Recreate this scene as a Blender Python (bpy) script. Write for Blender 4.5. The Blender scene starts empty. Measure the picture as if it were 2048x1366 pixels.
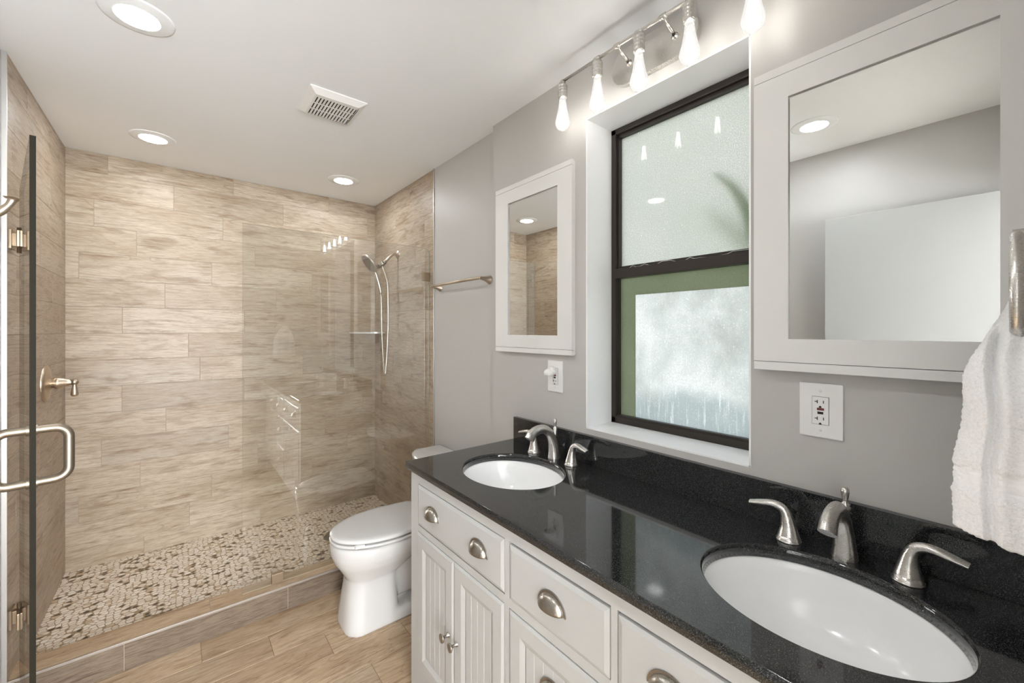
import bpy, bmesh, math, random
from mathutils import Vector, Matrix
random.seed(7)
R = math.radians
sc = bpy.context.scene
C = sc.collection

# ------------------------------------------------------------------ camera, sky, exposure
W, WR, WL, YB, YT, ZC = 1.23, 1.266, -0.492, 3.366, 2.3575, 2.4446   # wall planes (m)
HC, CT = 1.4196, 0.9133                                              # eye height, counter top
cam = bpy.data.objects.new('camera', bpy.data.cameras.new('camera')); C.objects.link(cam)
cam.location = (0, 0, HC); cam.rotation_euler = (R(90), 0, -R(38.911))
cam.data.sensor_width = 36; cam.data.lens = 827.5 / 2048 * 36
cam.data.shift_y = (661 - 683) / 2048; cam.data.clip_start = 0.02
sc.camera = cam
sc.view_settings.view_transform = 'Standard'; sc.view_settings.look = 'None'
sc.view_settings.gamma = 1; sc.view_settings.use_curve_mapping = False
sc.view_settings.exposure = 2.15
sc.cycles.use_denoising = True
sc.cycles.max_bounces = 14; sc.cycles.diffuse_bounces = 8; sc.cycles.glossy_bounces = 6
sc.cycles.transmission_bounces = 8; sc.cycles.transparent_max_bounces = 16
sc.cycles.sample_clamp_indirect = 6; sc.cycles.caustics_reflective = False; sc.cycles.caustics_refractive = False
LENS_E, BULB_E, HALL_FILL_E, SKY_E = 31.0, 13.0, 14.0, 1.42

world = bpy.data.worlds.new('World'); sc.world = world; world.use_nodes = True
nt = world.node_tree; nt.nodes.clear()
wo = nt.nodes.new('ShaderNodeOutputWorld'); bg = nt.nodes.new('ShaderNodeBackground')
tc = nt.nodes.new('ShaderNodeTexCoord'); sx = nt.nodes.new('ShaderNodeSeparateXYZ')
mr = nt.nodes.new('ShaderNodeMapRange'); mr.inputs['From Min'].default_value = -0.25; mr.inputs['From Max'].default_value = 0.35
rp = nt.nodes.new('ShaderNodeValToRGB')
rp.color_ramp.elements[0].color = (0.40, 0.45, 0.34, 1); rp.color_ramp.elements[1].color = (0.96, 0.98, 1.0, 1)
nt.links.new(tc.outputs['Generated'], sx.inputs[0]); nt.links.new(sx.outputs['Z'], mr.inputs['Value'])
nt.links.new(mr.outputs[0], rp.inputs[0]); nt.links.new(rp.outputs[0], bg.inputs[0])
bg.inputs[1].default_value = SKY_E; nt.links.new(bg.outputs[0], wo.inputs[0])

# ------------------------------------------------------------------ materials
class NT:
    def __init__(s, name):
        s.m = bpy.data.materials.new(name); s.m.use_nodes = True; s.t = s.m.node_tree
        s.b = s.t.nodes['Principled BSDF']; s.o = s.t.nodes['Material Output']
    def n(s, typ, **kw):
        x = s.t.nodes.new(typ)
        for k, v in kw.items():
            if k.startswith('i_'):
                x.inputs[k[2:].replace('_', ' ')].default_value = v
            else: setattr(x, k, v)
        return x
    def l(s, a, b): s.t.links.new(a, b)
    def noise(s, vec, scale, detail=4, rough=0.55, dist=0.0):
        x = s.n('ShaderNodeTexNoise'); x.inputs['Scale'].default_value = scale; x.inputs['Detail'].default_value = detail
        x.inputs['Roughness'].default_value = rough; x.inputs['Distortion'].default_value = dist
        if vec is not None: s.l(vec, x.inputs['Vector'])
        return x.outputs['Fac']
    def scale(s, vec, sv):
        x = s.n('ShaderNodeMapping'); x.inputs['Scale'].default_value = sv; s.l(vec, x.inputs['Vector']); return x.outputs[0]
    def ramp(s, fac, stops, interp='LINEAR'):
        x = s.n('ShaderNodeValToRGB'); cr = x.color_ramp; cr.interpolation = interp
        while len(cr.elements) < len(stops): cr.elements.new(0.5)
        for e, (p, c) in zip(cr.elements, stops):
            e.position = p; e.color = (*c, 1) if len(c) == 3 else c
        s.l(fac, x.inputs[0]); return x.outputs[0]
    def mix(s, f, a, b, blend='MIX'):
        x = s.n('ShaderNodeMix', data_type='RGBA', blend_type=blend)
        for k, v in ((0, f), (6, a), (7, b)):
            if hasattr(v, 'default_value') or hasattr(v, 'links'): s.l(v, x.inputs[k])
            elif k == 0: x.inputs[0].default_value = v
            else: x.inputs[k].default_value = (*v, 1)
        return x.outputs[2]
    def math(s, op, a, b=None, clamp=False):
        x = s.n('ShaderNodeMath', operation=op); x.use_clamp = clamp
        for k, v in ((0, a), (1, b)):
            if v is None: continue
            if hasattr(v, 'links'): s.l(v, x.inputs[k])
            else: x.inputs[k].default_value = v
        return x.outputs[0]
    def obj(s): return s.n('ShaderNodeTexCoord').outputs['Object']
    def bump(s, h, strength=0.2, dist=0.001, to=None):
        x = s.n('ShaderNodeBump'); x.inputs['Strength'].default_value = strength; x.inputs['Distance'].default_value = dist
        s.l(h, x.inputs['Height']); s.l(x.outputs[0], (to or s.b).inputs['Normal']); return x.outputs[0]

def plain(name, col, rough=0.5, metal=0.0, spec=0.5, tex=None, coat=0.0):
    t = NT(name); b = t.b
    b.inputs['Base Color'].default_value = (*col, 1); b.inputs['Roughness'].default_value = rough
    b.inputs['Metallic'].default_value = metal; b.inputs['Specular IOR Level'].default_value = spec
    b.inputs['Coat Weight'].default_value = coat
    if tex:
        h = t.noise(t.obj(), tex[0], 3); t.bump(h, tex[1], tex[2])
    return t.m

def brushed(name, col, rough=0.3):
    t = NT(name); b = t.b
    b.inputs['Metallic'].default_value = 1; b.inputs['Base Color'].default_value = (*col, 1)
    v = t.scale(t.obj(), (40, 40, 900)); f = t.noise(v, 6, 2)
    t.l(t.ramp(f, [(0.3, (rough - 0.06,) * 3), (0.7, (rough + 0.08,) * 3)]), b.inputs['Roughness'])
    return t.m

def wood_tile(name, light, mid, dark, gray, warm=0.5, contrast=1.0):
    t = NT(name); b = t.b
    uv = t.n('ShaderNodeUVMap', uv_map='UVMap').outputs[0]; tone = t.n('ShaderNodeUVMap', uv_map='tone').outputs[0]
    ts = t.n('ShaderNodeSeparateXYZ'); t.l(tone, ts.inputs[0])
    def warp(sv, amt):     # lets the grain wander a little along the plank
        wob = t.noise(t.scale(uv, sv), 1.0, 2); add = t.n('ShaderNodeVectorMath', operation='ADD'); cmb = t.n('ShaderNodeCombineXYZ')
        t.l(t.math('MULTIPLY', wob, amt), cmb.inputs['Y']); t.l(uv, add.inputs[0]); t.l(cmb.outputs[0], add.inputs[1]); return add.outputs[0]
    w = warp((2.0, 6, 1), 0.05)
    fine = t.noise(t.scale(w, (14, 260, 1)), 1.0, 4, 0.75)
    streak = t.noise(t.scale(w, (5.5, 85, 1)), 1.0, 6, 0.72, 0.25)
    blotch = t.noise(t.scale(uv, (4.6, 20, 1)), 1.0, 4, 0.62, 0.5)
    broad = t.noise(t.scale(uv, (2.2, 6, 1)), 1.0, 3, 0.5)
    rv = t.noise(t.scale(warp((3, 4, 1), 0.10), (1.3, 8, 1)), 1.0, 1, 0.4)
    ring = t.math('FRACT', t.math('MULTIPLY', rv, 17.0))
    ringm = t.ramp(ring, [(0.0, (0, 0, 0)), (0.40, (0, 0, 0)), (0.5, (1, 1, 1)), (0.54, (0, 0, 0)), (1, (0, 0, 0))])
    ringm = t.math('MULTIPLY', ringm, t.ramp(broad, [(0.46, (0, 0, 0)), (0.58, (1, 1, 1))]))
    base = t.mix(ts.outputs['X'], light, tuple(0.35 * a + 0.65 * c for a, c in zip(light, mid)))
    base = t.mix(t.math('MULTIPLY', t.ramp(ts.outputs['Y'], [(0.6, (0, 0, 0)), (1, (1, 1, 1))]), 0.55), base, gray)
    c = t.mix(t.math('MULTIPLY', t.ramp(broad, [(0.42, (0, 0, 0)), (0.66, (1, 1, 1))]), 0.75), base, mid)
    c = t.mix(t.math('MULTIPLY', t.ramp(streak, [(0.50, (0, 0, 0)), (0.66, (1, 1, 1))]), 0.55 * contrast), c, dark)
    bm_ = t.math('MULTIPLY', t.ramp(blotch, [(0.53, (0, 0, 0)), (0.69, (1, 1, 1))]), t.ramp(streak, [(0.30, (0.35, 0.35, 0.35)), (0.6, (1, 1, 1))]))
    c = t.mix(t.math('MULTIPLY', bm_, 0.85 * warm), c, dark)
    c = t.mix(t.math('MULTIPLY', ringm, 0.38 * contrast), c, dark)
    fm = t.math('MULTIPLY', t.ramp(fine, [(0.40, (1, 1, 1)), (0.56, (0, 0, 0))]), 0.42 * contrast)
    c = t.mix(fm, c, dark)
    t.l(c, b.inputs['Base Color']); b.inputs['Roughness'].default_value = 0.42; b.inputs['Specular IOR Level'].default_value = 0.35
    t.bump(fine, 0.15, 0.0008)
    return t.m

M = {}
M['ceil'] = plain('ceiling_paint', (0.885, 0.915, 0.945), 0.7, tex=(220, 0.05, 0.0006))
M['wall'] = plain('grey_wall_paint', (0.53, 0.518, 0.502), 0.45, spec=0.4, tex=(160, 0.12, 0.0008))
M['white'] = plain('white_trim_paint', (0.92, 0.93, 0.945), 0.4)
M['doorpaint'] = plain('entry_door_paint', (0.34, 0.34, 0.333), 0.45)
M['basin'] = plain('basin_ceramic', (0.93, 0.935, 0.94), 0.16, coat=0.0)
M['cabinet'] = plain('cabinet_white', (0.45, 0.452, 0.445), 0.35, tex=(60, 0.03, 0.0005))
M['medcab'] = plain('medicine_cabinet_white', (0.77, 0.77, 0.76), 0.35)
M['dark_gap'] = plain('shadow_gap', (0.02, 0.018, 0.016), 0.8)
M['wallwood'] = wood_tile('wood_look_wall_tile', (0.56, 0.485, 0.39), (0.40, 0.315, 0.228), (0.195, 0.128, 0.076), (0.37, 0.325, 0.27), 1.0, 1.05)
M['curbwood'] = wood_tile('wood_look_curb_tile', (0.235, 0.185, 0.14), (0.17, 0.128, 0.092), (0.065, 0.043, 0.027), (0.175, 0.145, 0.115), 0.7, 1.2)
M['floorwood'] = wood_tile('wood_look_floor_tile', (0.575, 0.45, 0.315), (0.41, 0.29, 0.18), (0.19, 0.11, 0.057), (0.37, 0.295, 0.22), 1.0, 1.15)
M['grout'] = plain('grout', (0.36, 0.30, 0.24), 0.85)
M['floorgrout'] = plain('floor_grout', (0.26, 0.17, 0.10), 0.85)
M['alu'] = plain('satin_aluminium', (0.55, 0.54, 0.52), 0.45, 1.0)
M['nickel'] = brushed('brushed_nickel', (0.68, 0.66, 0.63), 0.29)
M['nickelwarm'] = brushed('warm_brushed_nickel', (0.55, 0.46, 0.36), 0.36)
M['nickeldark'] = brushed('aged_nickel', (0.37, 0.34, 0.30), 0.30)
M['bronze'] = plain('dark_bronze_frame', (0.035, 0.028, 0.024), 0.35, 0.3, tex=(80, 0.2, 0.001))
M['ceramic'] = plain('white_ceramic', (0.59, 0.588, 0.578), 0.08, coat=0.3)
M['plastic'] = plain('white_plastic', (0.83, 0.83, 0.82), 0.3)
M['black'] = plain('black_plastic', (0.012, 0.012, 0.012), 0.4)
M['red'] = plain('dull_red_button', (0.16, 0.035, 0.04), 0.4)
M['chrome'] = plain('polished_chrome', (0.8, 0.8, 0.82), 0.08, 1.0)
M['mirror'] = plain('mirror_silver', (0.81, 0.825, 0.815), 0.0, 1.0)
M['pull'] = brushed('satin_handle', (0.27, 0.23, 0.18), 0.42)
M['curbtrim'] = plain('dull_metal_edge', (0.40, 0.365, 0.33), 0.5, 1.0)
M['clip'] = brushed('bronze_nickel_clip', (0.36, 0.28, 0.20), 0.4)
M['seal'] = plain('clear_silicone', (0.32, 0.25, 0.17), 0.4)

def m_granite():
    t = NT('black_speckled_quartz'); b = t.b; o = t.obj()
    f = t.noise(o, 620, 2, 0.7); g = t.noise(o, 300, 2, 0.7)
    sp = t.ramp(f, [(0.54, (0, 0, 0)), (0.66, (1, 1, 1))])
    c = t.mix(t.math('MULTIPLY', sp, 0.55), (0.008, 0.0085, 0.009), (0.20, 0.21, 0.22))
    c = t.mix(t.math('MULTIPLY', t.ramp(g, [(0.62, (0, 0, 0)), (0.70, (1, 1, 1))]), 0.4), c, (0.12, 0.125, 0.13))
    t.l(c, b.inputs['Base Color']); b.inputs['Roughness'].default_value = 0.06; b.inputs['Specular IOR Level'].default_value = 0.5; b.inputs['Coat Weight'].default_value = 0.25; b.inputs['Coat IOR'].default_value = 1.6; b.inputs['Coat Roughness'].default_value = 0.02
    t.bump(f, 0.05, 0.0002)
    return t.m
M['granite'] = m_granite()

def m_pebble():
    t = NT('pebble_mosaic'); b = t.b; o = t.obj()
    v = t.scale(o, (0.86, 1.04, 1.0))
    e = t.n('ShaderNodeTexVoronoi', feature='DISTANCE_TO_EDGE', voronoi_dimensions='2D'); e.inputs['Scale'].default_value = 45; e.inputs['Randomness'].default_value = 0.8
    k = t.n('ShaderNodeTexVoronoi', feature='F1', voronoi_dimensions='2D'); k.inputs['Scale'].default_value = 45; k.inputs['Randomness'].default_value = 0.8
    t.l(v, e.inputs['Vector']); t.l(v, k.inputs['Vector'])
    s = t.n('ShaderNodeSeparateColor'); t.l(k.outputs['Color'], s.inputs[0])
    stone = t.ramp(s.outputs[0], [(0.0, (0.84, 0.77, 0.68)), (0.35, (0.76, 0.68, 0.58)), (0.62, (0.88, 0.83, 0.75)), (0.80, (0.58, 0.45, 0.31)), (0.84, (0.72, 0.62, 0.5)), (0.885, (0.035, 0.024, 0.013))], 'CONSTANT')
    stone = t.mix(t.math('MULTIPLY', t.noise(o, 90, 3), 0.22), stone, (0.45, 0.34, 0.22))
    # dark stones sit smaller in their cell
    isdark = t.math('GREATER_THAN', s.outputs[0], 0.885)
    th = t.math('ADD', t.math('MULTIPLY', isdark, 0.07), 0.06)
    mask = t.math('MULTIPLY', t.math('GREATER_THAN', e.outputs[0], th), t.math('LESS_THAN', k.outputs['Distance'], t.math('SUBTRACT', 0.60, t.math('MULTIPLY', isdark, 0.12))))
    t.l(t.mix(mask, (0.34, 0.245, 0.14), stone), b.inputs['Base Color'])
    b.inputs['Roughness'].default_value = 0.38
    t.bump(t.ramp(e.outputs[0], [(0.0, (0, 0, 0)), (0.16, (1, 1, 1))]), 0.5, 0.003)
    return t.m
M['pebble'] = m_pebble()

def m_glass(name, tint, ior, extra=0.0):
    t = NT(name); t.t.nodes.remove(t.b)
    tr = t.n('ShaderNodeBsdfTransparent'); tr.inputs[0].default_value = (*tint, 1)
    gl = t.n('ShaderNodeBsdfGlossy'); gl.inputs['Roughness'].default_value = 0.0
    fr = t.n('ShaderNodeFresnel'); fr.inputs[0].default_value = ior
    # seen from inside the pane the outgoing face must not reflect totally
    geo = t.n('ShaderNodeNewGeometry')
    f = t.math('MULTIPLY', fr.outputs[0], t.math('SUBTRACT', 1.0, geo.outputs['Backfacing']))
    mx = t.n('ShaderNodeMixShader'); t.l(t.math('ADD', f, extra), mx.inputs[0]) if extra else t.l(f, mx.inputs[0])
    t.l(tr.outputs[0], mx.inputs[1]); t.l(gl.outputs[0], mx.inputs[2]); t.l(mx.outputs[0], t.o.inputs['Surface'])
    return t.m
M['glass'] = m_glass('shower_glass', (0.98, 0.985, 0.974), 2.6)
M['glassedge'] = plain('glass_edge_dark_green', (0.016, 0.014, 0.009), 0.6, spec=0.08)
M['glassedge2'] = plain('glass_edge_pale', (0.42, 0.40, 0.32), 0.2)

def m_pane(name, build):
    t = NT(name); t.t.nodes.remove(t.b)
    col, hgt = build(t)
    tr = t.n('ShaderNodeBsdfTranslucent'); df = t.n('ShaderNodeBsdfDiffuse'); gl = t.n('ShaderNodeBsdfGlossy')
    gl.inputs['Roughness'].default_value = 0.03
    t.l(col, tr.inputs[0]); t.l(col, df.inputs[0])
    m1 = t.n('ShaderNodeMixShader'); m1.inputs[0].default_value = 0.25; t.l(tr.outputs[0], m1.inputs[1]); t.l(df.outputs[0], m1.inputs[2])
    fr = t.n('ShaderNodeFresnel'); fr.inputs[0].default_value = 1.3
    m2 = t.n('ShaderNodeMixShader'); t.l(fr.outputs[0], m2.inputs[0]); t.l(m1.outputs[0], m2.inputs[1]); t.l(gl.outputs[0], m2.inputs[2])
    t.l(m2.outputs[0], t.o.inputs['Surface'])
    return t.m
def pane_upper(t):
    o = t.obj(); n1 = t.noise(o, 270, 2, 0.8); n2 = t.noise(o, 5, 3, 0.5); n3 = t.noise(o, 60, 2, 0.6)
    c = t.ramp(n1, [(0.34, (0.55, 0.556, 0.55)), (0.50, (0.645, 0.653, 0.647)), (0.62, (0.74, 0.745, 0.74)), (0.70, (0.95, 0.95, 0.95))])
    c = t.mix(t.ramp(n2, [(0.35, (0, 0, 0)), (0.7, (0.4, 0.4, 0.4))]), c, (0.58, 0.61, 0.585))
    c = t.mix(t.ramp(n3, [(0.72, (0, 0, 0)), (0.78, (0.8, 0.8, 0.8))]), c, (1, 1, 1))
    return c, n1
def pane_lower(t):
    o = t.obj(); n1 = t.noise(o, 170, 2, 0.8); n2 = t.noise(o, 6, 3)
    c = t.mix(n2, (0.235, 0.26, 0.19), (0.32, 0.345, 0.27))
    c = t.mix(t.math('MULTIPLY', n1, 0.3), c, (0.62, 0.67, 0.56))
    return c, n1
def pane_film(t):
    o = t.obj(); g = t.n('ShaderNodeSeparateXYZ'); t.l(o, g.inputs[0])     # object z: 0 at the bottom edge
    cloud = t.noise(o, 5.0, 5, 0.6, 0.3); fine = t.noise(o, 170, 2, 0.8)
    drip = t.noise(t.scale(o, (1, 75, 5)), 1.0, 6, 0.75, 0.3)
    c = t.ramp(cloud, [(0.34, (0.61, 0.625, 0.635)), (0.48, (0.72, 0.735, 0.75)), (0.60, (0.80, 0.81, 0.835))])
    low = t.n('ShaderNodeMapRange'); t.l(t.math('ADD', g.outputs['Z'], t.math('MULTIPLY', cloud, -0.16)), low.inputs['Value'])
    low.inputs['From Min'].default_value = -0.01; low.inputs['From Max'].default_value = 0.04; low.inputs['To Min'].default_value = 1; low.inputs['To Max'].default_value = 0
    c = t.mix(t.math('MULTIPLY', low.outputs[0], 0.75), c, (0.50, 0.55, 0.575))
    d = t.ramp(drip, [(0.54, (0, 0, 0)), (0.66, (1, 1, 1))])
    c = t.mix(t.math('MULTIPLY', d, t.math('ADD', 0.2, t.math('MULTIPLY', low.outputs[0], 0.6))), c, (0.97, 0.98, 1.0))
    c = t.mix(t.math('MULTIPLY', t.ramp(fine, [(0.38, (1, 1, 1)), (0.55, (0, 0, 0))]), 0.30), c, (0.48, 0.52, 0.53))
    c = t.mix(t.ramp(fine, [(0.64, (0, 0, 0)), (0.72, (1, 1, 1))]), c, (1, 1, 1))
    return c, fine
M['pane_up'] = m_pane('frosted_pane', pane_upper)
M['pane_low'] = m_pane('green_border_pane', pane_lower)
M['pane_film'] = m_pane('mineral_stained_pane', pane_film)

def m_emit(name, col, e):
    t = NT(name); t.t.nodes.remove(t.b); em = t.n('ShaderNodeEmission')
    em.inputs[0].default_value = (*col, 1); em.inputs[1].default_value = e; t.l(em.outputs[0], t.o.inputs['Surface']); return t.m
M['lens'] = m_emit('downlight_lens', (0.96, 0.985, 1.0), LENS_E)
M['filament'] = m_emit('led_filament', (1, 0.95, 0.88), BULB_E)
M['hall_fill'] = m_emit('hall_fill_diffuser', (1, 0.97, 0.93), HALL_FILL_E)  # glow of the added fill lamp in the hall
M['fill_glow'] = m_emit('added_window_fill_glow', (0.97, 0.985, 1.0), 9.5)  # fill emission for the added hall window
def m_bulb():
    t = NT('bulb_glass'); t.t.nodes.remove(t.b)
    tr = t.n('ShaderNodeBsdfTransparent'); em = t.n('ShaderNodeEmission'); em.inputs[0].default_value = (1, 0.98, 0.95, 1); em.inputs[1].default_value = 0.33
    gl = t.n('ShaderNodeBsdfGlossy'); gl.inputs['Roughness'].default_value = 0.02
    lw = t.n('ShaderNodeLayerWeight'); lw.inputs[0].default_value = 0.25
    m1 = t.n('ShaderNodeMixShader'); m1.inputs[0].default_value = 0.35; t.l(tr.outputs[0], m1.inputs[1]); t.l(em.outputs[0], m1.inputs[2])
    m2 = t.n('ShaderNodeMixShader'); t.l(t.math('MULTIPLY', lw.outputs['Fresnel'], 0.6), m2.inputs[0]); t.l(m1.outputs[0], m2.inputs[1]); t.l(gl.outputs[0], m2.inputs[2])
    t.l(m2.outputs[0], t.o.inputs['Surface']); return t.m
M['bulb'] = m_bulb()
def m_towel():
    t = NT('white_terry'); b = t.b; o = t.obj()
    n = t.noise(o, 420, 3, 0.7)
    t.l(t.ramp(n, [(0.3, (0.84, 0.845, 0.86)), (0.55, (0.97, 0.97, 0.975))]), b.inputs['Base Color'])
    b.inputs['Roughness'].default_value = 0.95; b.inputs['Sheen Weight'].default_value = 0.35; b.inputs['Specular IOR Level'].default_value = 0.1
    t.bump(n, 0.6, 0.0025); return t.m
M['towel'] = m_towel()
M['towelband'] = plain('towel_woven_band', (0.93, 0.93, 0.94), 0.9, spec=0.1, tex=(500, 0.5, 0.001))
def m_leaf():
    t = NT('palm_leaf'); t.t.nodes.remove(t.b); d = t.n('ShaderNodeBsdfDiffuse'); d.inputs[0].default_value = (0.20, 0.32, 0.12, 1)
    r = t.n('ShaderNodeBsdfTranslucent'); t.l(t.ramp(t.noise(t.obj(), 40, 2), [(0.3, (0.34, 0.50, 0.24)), (0.7, (0.46, 0.60, 0.34))]), r.inputs[0])
    m = t.n('ShaderNodeMixShader'); m.inputs[0].default_value = 0.8; t.l(d.outputs[0], m.inputs[1]); t.l(r.outputs[0], m.inputs[2]); t.l(m.outputs[0], t.o.inputs['Surface']); return t.m
M['leaf'] = m_leaf()
M['sprayface'] = plain('spray_face', (0.30, 0.27, 0.23), 0.35, 0.4, tex=(260, 1.0, 0.004))
M['carpet'] = plain('hall_carpet', (0.42, 0.38, 0.33), 0.95)

# ------------------------------------------------------------------ geometry helpers
def new_bm(): return bmesh.new()
def box(bm, x0, x1, y0, y1, z0, z1, bevel=0.0, mat=0):
    g = bmesh.ops.create_cube(bm, size=1)
    vs = g['verts']
    for v in vs:
        v.co = Vector(((x0 + x1) / 2 + v.co.x * (x1 - x0), (y0 + y1) / 2 + v.co.y * (y1 - y0), (z0 + z1) / 2 + v.co.z * (z1 - z0)))
    fs = set(f for v in vs for f in v.link_faces)
    for f in fs: f.material_index = mat
    if bevel:
        es = list(set(e for v in vs for e in v.link_edges))
        bmesh.ops.bevel(bm, geom=es, offset=bevel, segments=2, profile=0.6, affect='EDGES')
    return vs
def lathe(bm, prof, axis='Z', seg=40, at=(0, 0, 0), mat=0, rot=None):
    """prof: list of (r, h) along the axis; end radii 0 close it."""
    rings = []
    for r, h in prof:
        if r <= 1e-6: rings.append([bm.verts.new((0, 0, h))])
        else: rings.append([bm.verts.new((r * math.cos(2 * math.pi * k / seg), r * math.sin(2 * math.pi * k / seg), h)) for k in range(seg)])
    fs = []
    for a, b in zip(rings, rings[1:]):
        for k in range(seg):
            k2 = (k + 1) % seg
            if len(a) == 1 and len(b) == 1: continue
            if len(a) == 1: fs.append(bm.faces.new((a[0], b[k2], b[k])))
            elif len(b) == 1: fs.append(bm.faces.new((a[k], a[k2], b[0])))
            else: fs.append(bm.faces.new((a[k], a[k2], b[k2], b[k])))
    for f in fs: f.material_index = mat; f.smooth = True
    vs = [v for r in rings for v in r]
    m = {'Z': Matrix.Identity(3), 'X': Matrix(((0, 0, 1), (0, 1, 0), (-1, 0, 0))), '-X': Matrix(((0, 0, -1), (0, 1, 0), (1, 0, 0))),
         'Y': Matrix(((1, 0, 0), (0, 0, 1), (0, -1, 0))), '-Z': Matrix(((1, 0, 0), (0, -1, 0), (0, 0, -1)))}[axis]
    if rot is not None: m = rot
    for v in vs: v.co = m @ v.co + Vector(at)
    return vs
def tube(bm, pts, rad, seg=16, cap=True, mat=0, flat=None):
    """swept circle along pts; rad a number or list; flat (w, h) multipliers list gives elliptic sections"""
    pts = [Vector(p) for p in pts]; n = len(pts)
    rad = [rad] * n if not hasattr(rad, '__len__') else rad
    tang = []
    for i in range(n):
        tang.append(((pts[min(i + 1, n - 1)] - pts[max(i - 1, 0)])).normalized())
    up = Vector((0, 0, 1)) if abs(tang[0].z) < 0.9 else Vector((0, 1, 0))
    nrm = (up - tang[0] * up.dot(tang[0])).normalized(); rings = []
    for i in range(n):
        nrm = (nrm - tang[i] * nrm.dot(tang[i])).normalized(); bi = tang[i].cross(nrm)
        fw, fh = flat[i] if flat else (1, 1)
        rings.append([bm.verts.new(pts[i] + rad[i] * (fh * math.cos(2 * math.pi * k / seg) * nrm + fw * math.sin(2 * math.pi * k / seg) * bi)) for k in range(seg)])
    for a, b in zip(rings, rings[1:]):
        for k in range(seg):
            f = bm.faces.new((a[k], a[(k + 1) % seg], b[(k + 1) % seg], b[k])); f.smooth = True; f.material_index = mat
    if cap:
        for r, rev in ((rings[0], True), (rings[-1], False)):
            f = bm.faces.new(r[::-1] if rev else r); f.material_index = mat
    return rings
def spline(ctrl, n=8):
    """Catmull-Rom through ctrl"""
    P = [Vector(c) for c in ctrl]; P = [2 * P[0] - P[1]] + P + [2 * P[-1] - P[-2]]; out = []
    for i in range(1, len(P) - 2):
        for k in range(n):
            t = k / n; a, b, c, d = P[i - 1], P[i], P[i + 1], P[i + 2]
            out.append(0.5 * ((2 * b) + (c - a) * t + (2 * a - 5 * b + 4 * c - d) * t * t + (3 * b - a - 3 * c + d) * t ** 3))
    out.append(P[-2]); return out
def lerp_list(vals, n):
    """resample radii to n values"""
    m = len(vals) - 1; out = []
    for i in range(n):
        t = i / (n - 1) * m; k = min(int(t), m - 1); out.append(vals[k] + (vals[k + 1] - vals[k]) * (t - k))
    return out
def loft(bm, rings, mat=0, cap=True, smooth=True):
    vr = [[bm.verts.new(p) for p in r] for r in rings]; n = len(vr[0])
    for a, b in zip(vr, vr[1:]):
        for k in range(n):
            f = bm.faces.new((a[k], a[(k + 1) % n], b[(k + 1) % n], b[k])); f.smooth = smooth; f.material_index = mat
    if cap:
        f = bm.faces.new(vr[0][::-1]); f.material_index = mat; f.smooth = smooth
        f = bm.faces.new(vr[-1]); f.material_index = mat; f.smooth = smooth
    return vr
def prism(bm, poly, axis, lo, hi, bevel=0.0, mat=0):
    """poly: 2D outline in the two other axes (in xyz order), extruded along axis from lo to hi"""
    def P(p, h):
        return {'X': (h, p[0], p[1]), 'Y': (p[0], h, p[1]), 'Z': (p[0], p[1], h)}[axis]
    a = [bm.verts.new(P(p, lo)) for p in poly]; b = [bm.verts.new(P(p, hi)) for p in poly]; n = len(poly); fs = []
    for k in range(n): fs.append(bm.faces.new((a[k], a[(k + 1) % n], b[(k + 1) % n], b[k])))
    fs += [bm.faces.new(a[::-1]), bm.faces.new(b)]
    for f in fs: f.material_index = mat
    if bevel:
        es = [e for f in fs[-2:] for e in f.edges]
        bmesh.ops.bevel(bm, geom=es, offset=bevel, segments=3, profile=0.6, affect='EDGES')
    return a + b
def obj(name, bm, mats, parent=None, smooth=None, recalc=True):
    if recalc: bmesh.ops.recalc_face_normals(bm, faces=bm.faces)
    me = bpy.data.meshes.new(name); bm.to_mesh(me); bm.free()
    for m in (mats if isinstance(mats, (list, tuple)) else [mats]): me.materials.append(m)
    o = bpy.data.objects.new(name, me); C.objects.link(o)
    if parent is not None: o.parent = parent; o.matrix_parent_inverse = Matrix.Identity(4) if parent.parent else Matrix.Translation(-Vector(parent.location))
    if smooth is not None:
        for p in me.polygons: p.use_smooth = True
        md = o.modifiers.new('edges', 'EDGE_SPLIT'); md.split_angle = R(smooth)
    return o
def thing(name, label, cat, loc=(0, 0, 0), group=None):
    o = bpy.data.objects.new(name, None); C.objects.link(o); o.location = loc; o.empty_display_size = 0.05
    return tag(o, label, cat, group)
def tag(o, label, cat, group=None):
    o['label'] = label; o['category'] = cat
    if group: o['group'] = group
    return o
def struct(o): o['kind'] = 'structure'; return o
def copy_tree(src, dloc, label=None, parent=None):
    c = src.copy(); C.objects.link(c)
    if parent is None:
        c.location = src.location + Vector(dloc)
        if label: c['label'] = label
    else: c.parent = parent; c.matrix_parent_inverse = src.matrix_parent_inverse.copy()
    for ch in list(src.children): copy_tree(ch, (0, 0, 0), None, c)
    return c

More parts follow.
